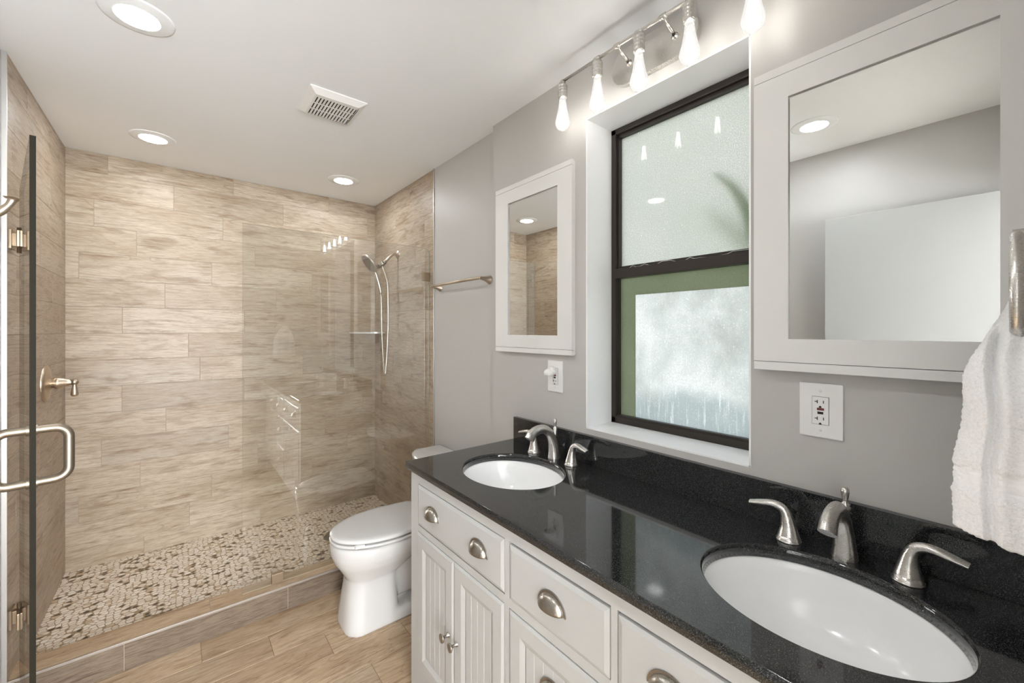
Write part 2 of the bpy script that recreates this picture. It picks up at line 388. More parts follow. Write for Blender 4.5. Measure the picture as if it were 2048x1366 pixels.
# ------------------------------------------------------------------ room shell
def planks(name, origin, ux, vx, rows, u0, u1, gap, mats, depth, lift=0.0012, vmin=-9, vmax=9):
    """wood look planks on a plane: rows = [(v0, v1, first_joint)], joints every .611 m; a grout bed lies behind them"""
    bm = new_bm(); uvl = bm.loops.layers.uv.new('UVMap'); tl = bm.loops.layers.uv.new('tone')
    O, U, V = Vector(origin), Vector(ux), Vector(vx); Nn = U.cross(V)
    rnd = random.Random(name)
    for v0, v1, j in rows:
        v0, v1 = max(v0, vmin), min(v1, vmax)
        if v1 - v0 < 0.004: continue
        cuts = [u0] + sorted(x for x in (j + k * 0.611 for k in range(-8, 9)) if u0 + 0.01 < x < u1 - 0.01) + [u1]
        for a, b in zip(cuts, cuts[1:]):
            g = gap / 2; e = 0.0009
            tx, ty, ou, ov = rnd.random(), rnd.random(), rnd.random() * 40, rnd.random() * 40
            q = [(a + g, v0 + g), (b - g, v0 + g), (b - g, v1 - g), (a + g, v1 - g)]
            qi = [(a + g + e, v0 + g + e), (b - g - e, v0 + g + e), (b - g - e, v1 - g - e), (a + g + e, v1 - g - e)]
            lo = [bm.verts.new(O + U * p[0] + V * p[1]) for p in q]
            hi = [bm.verts.new(O + U * p[0] + V * p[1] + Nn * lift) for p in qi]
            fs = [(bm.faces.new(hi), qi)]
            for k in range(4):
                k2 = (k + 1) % 4
                fs.append((bm.faces.new((lo[k], lo[k2], hi[k2], hi[k])), [q[k], q[k2], qi[k2], qi[k]]))
            for f, pp in fs:
                for lp, p in zip(f.loops, pp): lp[uvl].uv = (p[0] + ou, p[1] + ov); lp[tl].uv = (tx, ty)
    V0, V1 = max(min(r[0] for r in rows), vmin), min(max(r[1] for r in rows), vmax)
    c = [O + U * a + V * b for a, b in ((u0, V0), (u1, V0), (u1, V1), (u0, V1))]
    f = [bm.verts.new(p) for p in c]; k = [bm.verts.new(p - Nn * depth) for p in c]
    fc = [bm.faces.new(f), bm.faces.new(k[::-1])] + [bm.faces.new((f[i], k[i], k[(i + 1) % 4], f[(i + 1) % 4])) for i in range(4)]
    for x in fc: x.material_index = 1
    o = obj(name, bm, mats, recalc=False); return struct(o)

ROW = 0.1544; Z0 = 1.4028; SF = 0.0646; CURB = 0.12
back_j = {6: -0.319, 5: -0.021, 4: -0.377, 3: -0.195, 2: -0.438, 1: -0.064, 0: -0.257, -1: 0.052, -2: 0.111, -3: -0.259, -4: -0.058, -5: -0.346, -6: -0.178, -7: -0.439, -8: 0.057, -9: -0.161}
rows = lambda J: [(Z0 + k * ROW, Z0 + (k + 1) * ROW, J(k)) for k in range(-10, 7)]
tw = [M['wallwood'], M['grout']]
planks('wall_back', (0, YB, 0), (1, 0, 0), (0, 0, 1), rows(lambda k: back_j.get(k, 0.2)), WL, WR, 0.0022, tw, 0.1, vmin=SF, vmax=ZC)
# U must run so that U x V points into the shower
planks('wall_shower_left', (WL, 0, 0), (0, 1, 0), (0, 0, 1), rows(lambda k: 2.62 + 0.2036 * ((k * 5) % 3) + 0.05 * (k % 2)), YT, YB, 0.0022, tw, 0.1, vmin=SF, vmax=ZC)
right_j = {6: -2.71, 5: -2.95, 4: -3.1, 3: -2.62, 2: -2.52, 1: -2.5, 0: -2.9, -1: -2.66, -2: -3.0, -3: -2.85, -4: -2.6, -5: -2.86, -6: -3.05}
planks('wall_shower_right', (WR, 0, 0), (0, -1, 0), (0, 0, 1), rows(lambda k: right_j.get(k, -2.7)), -YB, -YT, 0.0022, tw, 0.1, vmin=SF, vmax=ZC)
# curb: top and front planks around one core
def curb():
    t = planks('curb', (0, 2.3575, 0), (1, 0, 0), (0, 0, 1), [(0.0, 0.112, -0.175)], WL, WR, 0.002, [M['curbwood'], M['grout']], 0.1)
    p = planks('curb_top', (0, 0, CURB), (1, 0, 0), (0, 1, 0), [(2.363, 2.487, 0.118)], WL, WR, 0.002, [M['floorwood'], M['grout']], 0.119)
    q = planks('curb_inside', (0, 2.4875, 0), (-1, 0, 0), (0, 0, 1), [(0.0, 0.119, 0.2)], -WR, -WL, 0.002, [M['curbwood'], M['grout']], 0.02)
curb()
bm = new_bm(); box(bm, WL, WR, YT - 0.001, YT + 0.007, 0.112, CURB + 0.0018, 0.001); struct(obj('trim_1', bm, M['curbtrim']))
bm = new_bm(); box(bm, WL - 0.012, WL + 0.002, YT - 0.006, YT + 0.0005, 0.0, ZC, 0.0006); struct(obj('trim_2', bm, M['alu']))
bm = new_bm(); box(bm, WR - 0.006, WR + 0.004, YT - 0.007, YT + 0.001, 0.0, ZC, 0.0006); struct(obj('trim_3', bm, M['alu']))
# floors
floor_j = {0: 0.08, 1: 0.327, 2: 0.533, 3: 0.843, 4: 0.64, 5: 0.2, 6: 0.45}
frows = [(2.207 - k * 0.1525, 2.3575 if k == 0 else 2.207 - (k - 1) * 0.1525, floor_j.get(k, 0.3 * k)) for k in range(0, 17)]
planks('floor', (0, 0, 0), (1, 0, 0), (0, 1, 0), frows, WL - 0.01, WR, 0.0026, [M['floorwood'], M['floorgrout']], 0.1)
bm = new_bm(); box(bm, WL, WR, 2.485, YB, SF - 0.15, SF); struct(obj('floor_shower', bm, M['pebble']))
bm = new_bm(); box(bm, -0.75, 1.55, -0.2, YB + 0.1, ZC, ZC + 0.1); struct(obj('ceiling', bm, M['ceil']))
# painted walls
bm = new_bm(); box(bm, WL - 0.13, WL - 0.012, -0.07, YT, 0, ZC); struct(obj('wall_left', bm, M['wall']))
bm = new_bm(); box(bm, WR, WR + 0.12, 1.62, YT, 0, ZC); struct(obj('wall_right', bm, M['wall']))
WY0, WY1, WZ0, WZ1 = 0.475, 1.065, 1.0425, 2.2375
bm = new_bm()
XO = 1.43
box(bm, W, XO, -0.20, WY0, 0, ZC); box(bm, W, XO, WY1, 1.674, 0, ZC)
box(bm, W, XO, WY0, WY1, 0, WZ0); box(bm, W, XO, WY0, WY1, WZ1, ZC)
struct(obj('wall_window', bm, M['wall']))
bm = new_bm()
DX0, DX1, DZ = -0.44, 0.38, 2.06
box(bm, DX1, W, -0.19, -0.07, 0, ZC); box(bm, WL - 0.13, DX0, -0.19, -0.07, 0, ZC); box(bm, DX0, DX1, -0.19, -0.07, DZ, ZC)
struct(obj('wall_front', bm, M['wall']))
# hall behind the doorway
bm = new_bm(); box(bm, -1.6, 1.9, -3.0, -0.19, -0.1, -0.001); struct(obj('floor_hall', bm, M['carpet']))
bm = new_bm(); box(bm, -1.6, 1.9, -3.0, -0.19, ZC, ZC + 0.1); struct(obj('ceiling_hall', bm, M['ceil']))
bm = new_bm(); box(bm, -1.7, -1.6, -3.0, -0.19, 0, ZC); box(bm, 1.9, 2.0, -3.0, -0.19, 0, ZC); box(bm, -1.7, 2.0, -3.1, -3.0, 0, ZC)
box(bm, -1.7, WL - 0.13, -0.19, -0.09, 0, ZC); box(bm, W, 2.0, -0.19, -0.09, 0, ZC)
struct(obj('wall_hall', bm, M['wall']))
w2 = bpy.data.objects.new('window_fill', None); C.objects.link(w2); w2.location = (0, -3, 0.5); struct(w2)  # unseen window added behind the camera to fill the bathroom with light
bm = new_bm(); box(bm, -1.25, 1.45, -3.0, -2.99, 0.5, 2.25); obj('fill_pane', bm, M['fill_glow'], w2)  # glowing fill panel, shines in through the doorway
bm = new_bm()
for q in ((-1.32, -1.25, 0.43, 2.32), (1.45, 1.52, 0.43, 2.32), (0.075, 0.125, 0.5, 2.25)): box(bm, q[0], q[1], -3.0, -2.97, q[2], q[3])
for q in ((-1.25, 1.45, 0.43, 0.5), (-1.25, 1.45, 2.25, 2.32)): box(bm, q[0], q[1], -3.0, -2.97, q[2], q[3])
obj('window_frame', bm, M['white'], w2)
# white entry door folded back against the left wall (seen in the mirrors)
d = bpy.data.objects.new('door_1', None); C.objects.link(d); d.location = (-0.43, -0.05, 0); struct(d)
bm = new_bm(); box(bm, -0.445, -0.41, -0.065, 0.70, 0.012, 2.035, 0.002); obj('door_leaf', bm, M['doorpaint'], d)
bm = new_bm(); lathe(bm, [(0.026, 0), (0.026, 0.006), (0.011, 0.012), (0.011, 0.03), (0.026, 0.036), (0.028, 0.05), (0.018, 0.06), (0, 0.062)], 'X', 24, (-0.41, 0.64, 0.96)); obj('door_knob', bm, M['nickel'], d)

# ------------------------------------------------------------------ window
win = bpy.data.objects.new('window_1', None); C.objects.link(win); win.location = (1.38, 0.77, WZ0); struct(win)
bm = new_bm(); e = 0.004
box(bm, W - 0.001, XO, WY0 - 0.001, WY0 + e, WZ0, WZ1); box(bm, W - 0.001, XO, WY1 - e, WY1 + 0.001, WZ0, WZ1)
box(bm, W - 0.001, XO, WY0, WY1, WZ0 - 0.001, WZ0 + e); box(bm, W - 0.001, XO, WY0, WY1, WZ1 - e, WZ1 + 0.001)
obj('reveal', bm, M['white'], win)
FX = 1.378; a0, a1, z0, z1 = WY0 + e, WY1 - e, WZ0 + e, WZ1 - e
bm = new_bm(); fw = 0.022
for (ya, yb, za, zb) in ((a0, a0 + fw, z0, z1), (a1 - fw, a1, z0, z1), (a0, a1, z0, z0 + 0.026), (a0, a1, z1 - fw, z1)):
    box(bm, FX, FX + 0.045, ya, yb, za, zb, 0.002)
for (ya, yb, za, zb) in ((a0 + fw, a0 + fw + 0.008, z0, z1), (a1 - fw - 0.008, a1 - fw, z0, z1), (a0, a1, z1 - fw - 0.012, z1 - fw)):
    box(bm, FX + 0.012, FX + 0.045, ya, yb, za, zb, 0.001)
obj('window_frame', bm, M['bronze'], win)
bm = new_bm()
box(bm, FX + 0.014, FX + 0.034, a0 + fw, a1 - fw + 0.001, 1.666, 1.678, 0.001)
box(bm, FX - 0.006, FX + 0.030, a0 + 0.012, a1 - 0.012, 1.629, 1.666, 0.002)
obj('meeting_rail', bm, M['bronze'], win)
bm = new_bm()
box(bm, FX + 0.004, FX + 0.024, a1 - fw - 0.004, a1 - 0.010, z0 + 0.02, 1.632, 0.001); box(bm, FX + 0.004, FX + 0.024, a0 + 0.010, a0 + fw + 0.004, z0 + 0.02, 1.632, 0.001)
box(bm, FX + 0.004, FX + 0.024, a0 + 0.01, a1 - 0.01, z0 + 0.02, 1.080, 0.001)
obj('lower_sash', bm, M['bronze'], win)
def strip_wire():
    bm = new_bm(); pts = [(FX + 0.011, a1 - fw, 1.668)]
    rnd = random.Random(3)
    for k in range(28):
        y = a1 - fw - 0.018 * (k + 1); pts.append((FX + 0.011 + 0.003 * math.sin(k), y, 1.668 + rnd.choice((0, 0, 0, 0.006))))
    tube(bm, [p for p in pts if p[1] > a0 + fw], 0.0009, 5); obj('torn_sealant', bm, M['plastic'], win)
strip_wire()
def pane(name, x, ya, yb, za, zb, mat, org):
    bm = new_bm(); box(bm, x, x + 0.003, ya, yb, za, zb)
    o = obj(name, bm, mat, win); o.data.transform(Matrix.Translation(-Vector(org))); o.location = org; return o
pane('upper_pane', FX + 0.030, a0 + fw, a1 - fw, 1.67, z1 - fw, M['pane_up'], (FX, a0, 1.67))
YF, ZF = 0.963, 1.560
def lower_pane():
    bm = new_bm(); xa = FX + 0.024; xb = xa + 0.003
    prism(bm, [(YF, z0 + 0.02), (a1 - 0.012, z0 + 0.02), (a1 - 0.012, 1.65), (a0 + 0.012, 1.65), (a0 + 0.012, ZF), (YF, ZF)], 'X', xa, xb)
    o = obj('lower_pane', bm, M['pane_low'], win); org = (FX, a0, z0); o.data.transform(Matrix.Translation(-Vector(org))); o.location = org
lower_pane()
pane('stained_pane', FX + 0.0245, a0 + 0.012, YF, z0 + 0.03, ZF, M['pane_film'], (FX, a0, z0 + 0.035))
# palm leaf pressed near the upper pane, outside
def leafs():
    o = thing('palm_leaf', 'blurred green palm leaf outside behind the frosted upper pane', 'leaf', (1.47, 0.6, 1.8))
    bm = new_bm()
    def blade(ctrl, w):
        P = spline(ctrl, 5); n = len(P) - 1; rr = []
        for i, p in enumerate(P):
            d = (P[min(i + 1, n)] - P[max(i - 1, 0)]).normalized(); q = Vector((0, -d.z, d.y)); ww = w * (0.15 + 0.85 * min(1, (n - i) / n * 1.7) ** 0.7) * 0.5
            if i == n: ww = 0.001
            rr.append([bm.verts.new(p + q * ww), bm.verts.new(p + Vector((0.003, 0, 0))), bm.verts.new(p - q * ww)])
        for a, b in zip(rr, rr[1:]):
            bm.faces.new((a[0], a[1], b[1], b[0])); bm.faces.new((a[1], a[2], b[2], b[1]))
    blade([(1.4235, 0.508, 1.655), (1.4235, 0.520, 1.70), (1.4235, 0.548, 1.785), (1.4235, 0.594, 1.885), (1.4235, 0.662, 1.958)], 0.042)
    blade([(XO + 0.03, 0.42, 1.60), (XO + 0.03, 0.50, 1.66), (XO + 0.02, 0.60, 1.76), (XO + 0.02, 0.69, 1.85)], 0.05)
    x = obj('leaf_blade', bm, M['leaf'], o); s = x.modifiers.new('thick', 'SOLIDIFY'); s.thickness = 0.0015
leafs()

# ------------------------------------------------------------------ ceiling fixtures
def downlight(x, y, label, proto=None):
    if proto: return copy_tree(proto, Vector((x, y, ZC)) - proto.location, label)
    t = thing('recessed_light', label, 'ceiling light', (x, y, ZC), 'recessed ceiling lights')
    bm = new_bm(); lathe(bm, [(0.097, 0), (0.0965, -0.002), (0.090, -0.0032), (0.064, -0.0072), (0.0595, -0.0078), (0.058, -0.0076), (0.058, 0.0)], 'Z', 56, (x, y, ZC)); obj('trim_ring', bm, M['ceil'], t)
    bm = new_bm(); lathe(bm, [(0, -0.0080), (0.040, -0.0080), (0.0575, -0.0076), (0.0575, -0.0005), (0, -0.0005)], 'Z', 48, (x, y, ZC)); obj('lens', bm, M['lens'], t)
    return t
dl = downlight(-0.103, 1.815, 'lit recessed ceiling light above the walkway, the one largest in view')
downlight(-0.103, 2.912, 'lit recessed ceiling light inside the shower over its door side', dl)
downlight(0.878, 2.918, 'lit recessed ceiling light inside the shower over the shower head side', dl)
downlight(-0.075, 0.66, 'lit recessed ceiling light seen only as a reflection in the big mirror cabinet', dl)
def vent():
    t = thing('exhaust_fan', 'white square-edged exhaust fan grille on the ceiling outside the shower', 'exhaust fan', (0.546, 1.985, ZC))
    x0, x1, y0, y1 = 0.428, 0.665, 1.862, 2.107
    bm = new_bm(); c = 0.028; zt, zb = ZC, ZC - 0.02
    o4 = [(x0, y0), (x1, y0), (x1, y1), (x0, y1)]; i4 = [(x0 + c, y0 + c), (x1 - c, y0 + c), (x1 - c, y1 - c), (x0 + c, y1 - c)]
    s4 = [(0.462, 1.912), (0.640, 1.912), (0.640, 2.082), (0.462, 2.082)]
    A = [bm.verts.new((*p, zt)) for p in o4]; A2 = [bm.verts.new((*p, zt - 0.004)) for p in o4]; B = [bm.verts.new((*p, zb)) for p in i4]
    S = [bm.verts.new((*p, zb)) for p in s4]
    for k in range(4):
        k2 = (k + 1) % 4
        bm.faces.new((A[k], A[k2], A2[k2], A2[k])); bm.faces.new((A2[k], A2[k2], B[k2], B[k])); bm.faces.new((B[k], B[k2], S[k2], S[k]))
    # slotted field: 13 slots along y, separated by bars
    n = 13; p = (0.640 - 0.462) / n
    for k in range(n + 1):
        xx = 0.462 + k * p; hw = p * 0.30; box(bm, max(xx - hw, 0.462), min(xx + hw, 0.640), 1.912, 2.082, zb, zb + 0.003)
    for yy in (1.968, 2.026): box(bm, 0.462, 0.640, yy - 0.002, yy + 0.002, zb + 0.0005, zb + 0.003)
    obj('grille_cover', bm, M['plastic'], t)
    bm = new_bm(); box(bm, 0.46, 0.642, 1.91, 2.084, zb + 0.008, zb + 0.012); obj('duct_shade', bm, M['dark_gap'], t)  # dark sheet standing in for the shade behind the slots
vent()
def hall_fill_lamp():  # lamp added out of view to brighten the hall and its reflections
    t = thing('hall_fill_light', 'added unseen fill light on the hall ceiling behind the doorway', 'ceiling light', (0.1, -1.2, ZC))
    bm = new_bm(); lathe(bm, [(0.19, 0), (0.19, -0.03), (0.175, -0.03)], 'Z', 40, (0.1, -1.2, ZC)); obj('rim', bm, M['nickel'], t)
    bm = new_bm(); lathe(bm, [(0.178, -0.028), (0.15, -0.055), (0.08, -0.075), (0, -0.08)], 'Z', 40, (0.1, -1.2, ZC)); obj('diffuser', bm, M['hall_fill'], t)
hall_fill_lamp()

# ------------------------------------------------------------------ vanity light with five bulbs
def vanity_light():
    bx, bz = 1.14, 2.368; yc = 0.77
    t = thing('vanity_light', 'brushed nickel wall light bar with five clear filament bulbs over the window', 'wall light', (W, yc, 2.335))
    bm = new_bm(); poly = []
    L, r = 0.158, 0.0625
    for k in range(25): a = -math.pi / 2 + math.pi * k / 24; poly.append((yc + L - r + r * math.cos(a), 2.337 + r * math.sin(a)))
    for k in range(25): a = math.pi / 2 + math.pi * k / 24; poly.append((yc - L + r + r * math.cos(a), 2.337 + r * math.sin(a)))
    prism(bm, poly, 'X', W - 0.022, W, 0.004); obj('backplate', bm, M['nickel'], t, 40)
    bm = new_bm(); tube(bm, [(bx, yc - 0.337, bz), (bx, yc + 0.337, bz)], 0.0055, 14)
    for y in (yc - 0.337, yc + 0.337): lathe(bm, [(0, -0.008), (0.006, -0.006), (0.008, 0), (0.006, 0.006), (0, 0.008)], 'Y', 14, (bx, y, bz))
    for y in (yc - 0.084, yc + 0.084, yc, yc - 0.168, yc + 0.168): lathe(bm, [(0.0055, -0.012), (0.0085, -0.010), (0.0085, 0.010), (0.0055, 0.012)], 'Y', 14, (bx, y, bz))
    obj('bar', bm, M['nickel'], t)
    for y in (yc - 0.084, yc + 0.084):
        bm = new_bm(); tube(bm, [(bx, y, bz), (W - 0.02, y, 2.34)], 0.0055, 14); lathe(bm, [(0, 0), (0.011, 0.0), (0.011, 0.004), (0.006, 0.008), (0.0055, 0.010)], '-X', 16, (W - 0.02, y, 2.34))
        obj('arm', bm, M['nickel'], t)
    for k in range(5):
        y = yc + 0.335 - k * 0.1675
        bm = new_bm(); z = bz - 0.006
        pr = [(0.0, 0.004), (0.010, 0.003), (0.0155, -0.002)]
        for q in range(4): pr += [(0.0165, -0.008 - q * 0.011), (0.0185, -0.011 - q * 0.011), (0.0185, -0.015 - q * 0.011), (0.0165, -0.018 - q * 0.011)]
        pr += [(0.0175, -0.056), (0.0165, -0.058), (0.0, -0.056)]
        lathe(bm, pr, 'Z', 28, (bx, y, z)); so = obj('socket', bm, M['nickel'], t)
        bm = new_bm(); zb = z - 0.052
        lathe(bm, [(0.0115, 0), (0.0125, -0.010), (0.0165, -0.040), (0.0225, -0.072), (0.0285, -0.094), (0.0285, -0.104), (0.024, -0.117), (0.014, -0.1255), (0, -0.128)], 'Z', 32, (bx, y, zb))
        b = obj('bulb', bm, M['bulb'], so)
        bm = new_bm()
        for q in range(4):
            a = math.pi / 4 + q * math.pi / 2; c, s = math.cos(a), math.sin(a)
            tube(bm, [(bx + 0.004 * c, y + 0.004 * s, zb - 0.038), (bx + 0.011 * c, y + 0.011 * s, zb - 0.100)], 0.0022, 8)
        # filaments sit with the bulb as one lit core
        for v in bm.verts: pass
        f = obj('filament', bm, M['filament'], so)
vanity_light()

# ------------------------------------------------------------------ medicine cabinets
def medicine_cabinet(y0, y1, z0, z1, xf, my0, my1, mz0, mz1, label):
    t = thing('medicine_cabinet', label, 'mirror cabinet', (W, (y0 + y1) / 2, z0))
    bm = new_bm(); box(bm, xf + 0.014, W, y0 + 0.003, y1 - 0.003, z0 + 0.003, z1 - 0.003); obj('carcass', bm, M['medcab'], t)
    # top and bottom strips, then the door frame between them
    s = 0.021
    bm = new_bm(); box(bm, xf, xf + 0.016, y0, y1, z1 - s, z1, 0.001); obj('top_strip', bm, M['medcab'], t)
    bm = new_bm(); box(bm, xf, xf + 0.016, y0, y1, z0, z0 + s, 0.001); obj('bottom_strip', bm, M['medcab'], t)
    bm = new_bm(); za, zb = z0 + s + 0.0015, z1 - s - 0.0015
    for ya, yb, zc, zd in ((y0, my0, za, zb), (my1, y1, za, zb), (my0, my1, za, mz0), (my0, my1, mz1, zb)): box(bm, xf, xf + 0.014, ya, yb, zc, zd)
    d = obj('door', bm, M['medcab'], t)
    bm = new_bm(); box(bm, xf + 0.0062, xf + 0.010, my0 - 0.001, my1 + 0.001, mz0 - 0.001, mz1 + 0.001); obj('mirror', bm, M['mirror'], d)
sc_ = lambda v, x, x0=1.13: v * x / x0
def zc_(z, x, x0=1.13): return HC + (z - HC) * x / x0
xf = 1.206
medicine_cabinet(sc_(1.049, xf), sc_(1.5195, xf), zc_(1.3265, xf), zc_(2.054, xf), xf, sc_(1.124, xf), sc_(1.430, xf), zc_(1.4005, xf), zc_(1.977, xf), 'narrow white mirror cabinet on the grey wall between shower and window')
xf = 1.192
medicine_cabinet(-0.06, sc_(0.429, xf), zc_(1.323, xf), zc_(2.056, xf), xf, sc_(0.027, xf), sc_(0.3535, xf), zc_(1.399, xf), zc_(1.9775, xf), 'large white mirror cabinet on the wall between the window and the towel')

# ------------------------------------------------------------------ outlets
def outlet(yc, zc, hw, hh, label, lit=False, gf=True):
    t = thing('wall_outlet', label, 'outlet', (W, yc, zc))
    bm = new_bm(); box(bm, W - 0.006, W, yc - hw, yc + hw, zc - hh, zc + hh, 0.003); obj('cover_plate', bm, M['plastic'], t)
    bm = new_bm(); w, h = 0.0168, 0.0335; box(bm, W - 0.0066, W - 0.004, yc - w - 0.0006, yc + w + 0.0006, zc - h - 0.0006, zc + h + 0.0006); g = obj('receptacle_gap', bm, M['dark_gap'], t)
    bm = new_bm(); box(bm, W - 0.0078, W - 0.004, yc - w, yc + w, zc - h, zc + h, 0.0006); r = obj('receptacle', bm, M['plastic'], t)
    x0, x1 = W - 0.0084, W - 0.006
    def slot(ya, yb, za, zb, nm, mt):
        bm = new_bm(); box(bm, x0, x1, ya, yb, za, zb); return obj(nm, bm, mt, r)
    for dz in (0.0215, -0.0195):
        bm = new_bm(); z = zc + dz   # the further slot is T shaped, plus the round ground hole below
        box(bm, x0, x1, yc + 0.0050, yc + 0.0068, z - 0.004, z + 0.004); box(bm, x0, x1, yc + 0.0068, yc + 0.0112, z - 0.0008, z + 0.0010)
        box(bm, x0, x1, yc - 0.0075, yc - 0.0058, z - 0.0035, z + 0.0035)
        prism(bm, [(yc + 0.0028 * math.cos(a * math.pi / 10), z - 0.0145 + 0.0048 * math.sin(a * math.pi / 10)) for a in range(11)], 'X', x0, x1)
        obj('slots', bm, M['black'], r)
    slot(yc - 0.0078, yc + 0.0065, zc + 0.0006, zc + 0.0066, 'reset_button', M['red']); slot(yc - 0.0062, yc + 0.0055, zc - 0.0085, zc - 0.0025, 'test_button', M['black'])
    for dz in (0.0475, -0.0475):
        bm = new_bm(); lathe(bm, [(0, 0.0012), (0.0028, 0.001), (0.0032, 0)], '-X', 14, (W - 0.006, yc, zc + dz)); obj('screw', bm, M['plastic'], t)
    return t
outlet(0.314, 1.2235, 0.0445, 0.0665, 'white double outlet plate with red and black buttons under the large mirror cabinet')
outlet(1.2305, 1.229, 0.0445, 0.0655, 'white outlet plate under the narrow mirror cabinet, carrying a night light')
def night_light():
    y, z = 1.236, 1.251
    t = thing('night_light', 'small white plug-in night light stuck in the outlet under the narrow cabinet', 'night light', (W - 0.008, y, z))
    bm = new_bm(); lathe(bm, [(0, 0), (0.017, 0.0), (0.019, 0.006), (0.019, 0.020), (0.016, 0.027), (0, 0.029)], '-X', 28, (W - 0.0085, y, z)); obj('body', bm, M['plastic'], t)
    bm = new_bm(); lathe(bm, [(0.0195, -0.012), (0.0215, -0.006), (0.0205, 0.002), (0.014, 0.010), (0, 0.014)], 'Z', 24, (W - 0.038, y, z - 0.003)); o = obj('hood', bm, M['plastic'], t)
night_light()

# ------------------------------------------------------------------ vanity
XF = 0.702; CY0, CY1 = -0.058, 1.489      # face frame plane, cabinet ends
def cup_pull(parent, y, z, x):
    bm = new_bm(); w, h, d = 0.041, 0.034, 0.024; n, m = 20, 8; rings = []
    for i in range(n + 1):
        th = math.pi * i / n; r = math.sin(th); ring = []
        for k in range(m + 1):
            ph = math.pi / 2 * k / m
            ring.append(bm.verts.new((x - 0.001 - d * r * math.sin(ph), y + w * math.cos(th), z - 0.012 + h * r * math.cos(ph))))
        rings.append(ring)
    for a, b in zip(rings, rings[1:]):
        for k in range(m):
            f = bm.faces.new((a[k], a[k + 1], b[k + 1], b[k])); f.smooth = True
    bmesh.ops.remove_doubles(bm, verts=bm.verts, dist=0.0003)
    # arched flange
    A, B = [], []
    for i in range(n + 1):
        th = math.pi * i / n; A.append((y + 0.0465 * math.cos(th), z - 0.014 + 0.041 * math.sin(th))); B.append((y + 0.039 * math.cos(th), z - 0.012 + 0.032 * math.sin(th)))
    va = [[bm.verts.new((x - 0.003, *p)) for p in A], [bm.verts.new((x, *p)) for p in A], [bm.verts.new((x - 0.003, *p)) for p in B]]
    for i in range(n):
        bm.faces.new((va[0][i], va[0][i + 1], va[1][i + 1], va[1][i])); bm.faces.new((va[0][i], va[0][i + 1], va[2][i + 1], va[2][i]))
    o = obj('cup_pull', bm, M['nickeldark'], parent); s = o.modifiers.new('t', 'SOLIDIFY'); s.thickness = 0.0012; s.offset = 0; return o
def knob(parent, y, z, x):
    bm = new_bm(); lathe(bm, [(0.0085, 0), (0.0085, 0.002), (0.0055, 0.005), (0.0042, 0.012), (0.005, 0.020), (0.0125, 0.0235), (0.0148, 0.0262), (0.0140, 0.0285), (0.0075, 0.0305), (0, 0.031)], '-X', 26, (x, y, z))
    return obj('knob', bm, M['nickeldark'], parent)
def front_slab(bm, y0, y1, z0, z1, x):
    """drawer front with a wide sloped edge"""
    c = 0.011; lo = [(y0, z0), (y1, z0), (y1, z1), (y0, z1)]; hi = [(y0 + c, z0 + c), (y1 - c, z0 + c), (y1 - c, z1 - c), (y0 + c, z1 - c)]
    A = [bm.verts.new((x + 0.014, *p)) for p in lo]; B = [bm.verts.new((x + 0.0045, *p)) for p in lo]; D = [bm.verts.new((x, *p)) for p in hi]
    for k in range(4):
        k2 = (k + 1) % 4; bm.faces.new((A[k], A[k2], B[k2], B[k])); bm.faces.new((B[k], B[k2], D[k2], D[k]))
    bm.faces.new(D); bm.faces.new(A[::-1])
def framed_panel(bm, y0, y1, z0, z1, x, rail=0.046):
    """door: sloped outer edge, flat rails, sunk beadboard panel with a sloped inner moulding"""
    c = 0.008; i0 = rail; i1 = rail + 0.017
    R0 = lambda q, xx: [bm.verts.new((xx, *p)) for p in ((y0 + q, z0 + q), (y1 - q, z0 + q), (y1 - q, z1 - q), (y0 + q, z1 - q))]
    seq = [R0(0, x + 0.016), R0(0, x + 0.004), R0(c, x), R0(i0, x), R0(i1, x + 0.006)]
    for a, b in zip(seq, seq[1:]):
        for k in range(4): bm.faces.new((a[k], a[(k + 1) % 4], b[(k + 1) % 4], b[k]))
    bm.faces.new(seq[0][::-1])
    # beadboard strips
    ya, yb, za, zb = y0 + i1, y1 - i1, z0 + i1, z1 - i1; n = max(2, round((yb - ya) / 0.036)); p = (yb - ya) / n
    for k in range(n):
        a, b = ya + k * p, ya + (k + 1) * p; g = 0.0022
        vs = [[bm.verts.new((xx, yy, zz)) for yy, xx in ((a, x + 0.0072), (a + g, x + 0.006), (b - g, x + 0.006), (b, x + 0.0072))] for zz in (za, zb)]
        for q in range(3): bm.faces.new((vs[0][q], vs[0][q + 1], vs[1][q + 1], vs[1][q]))
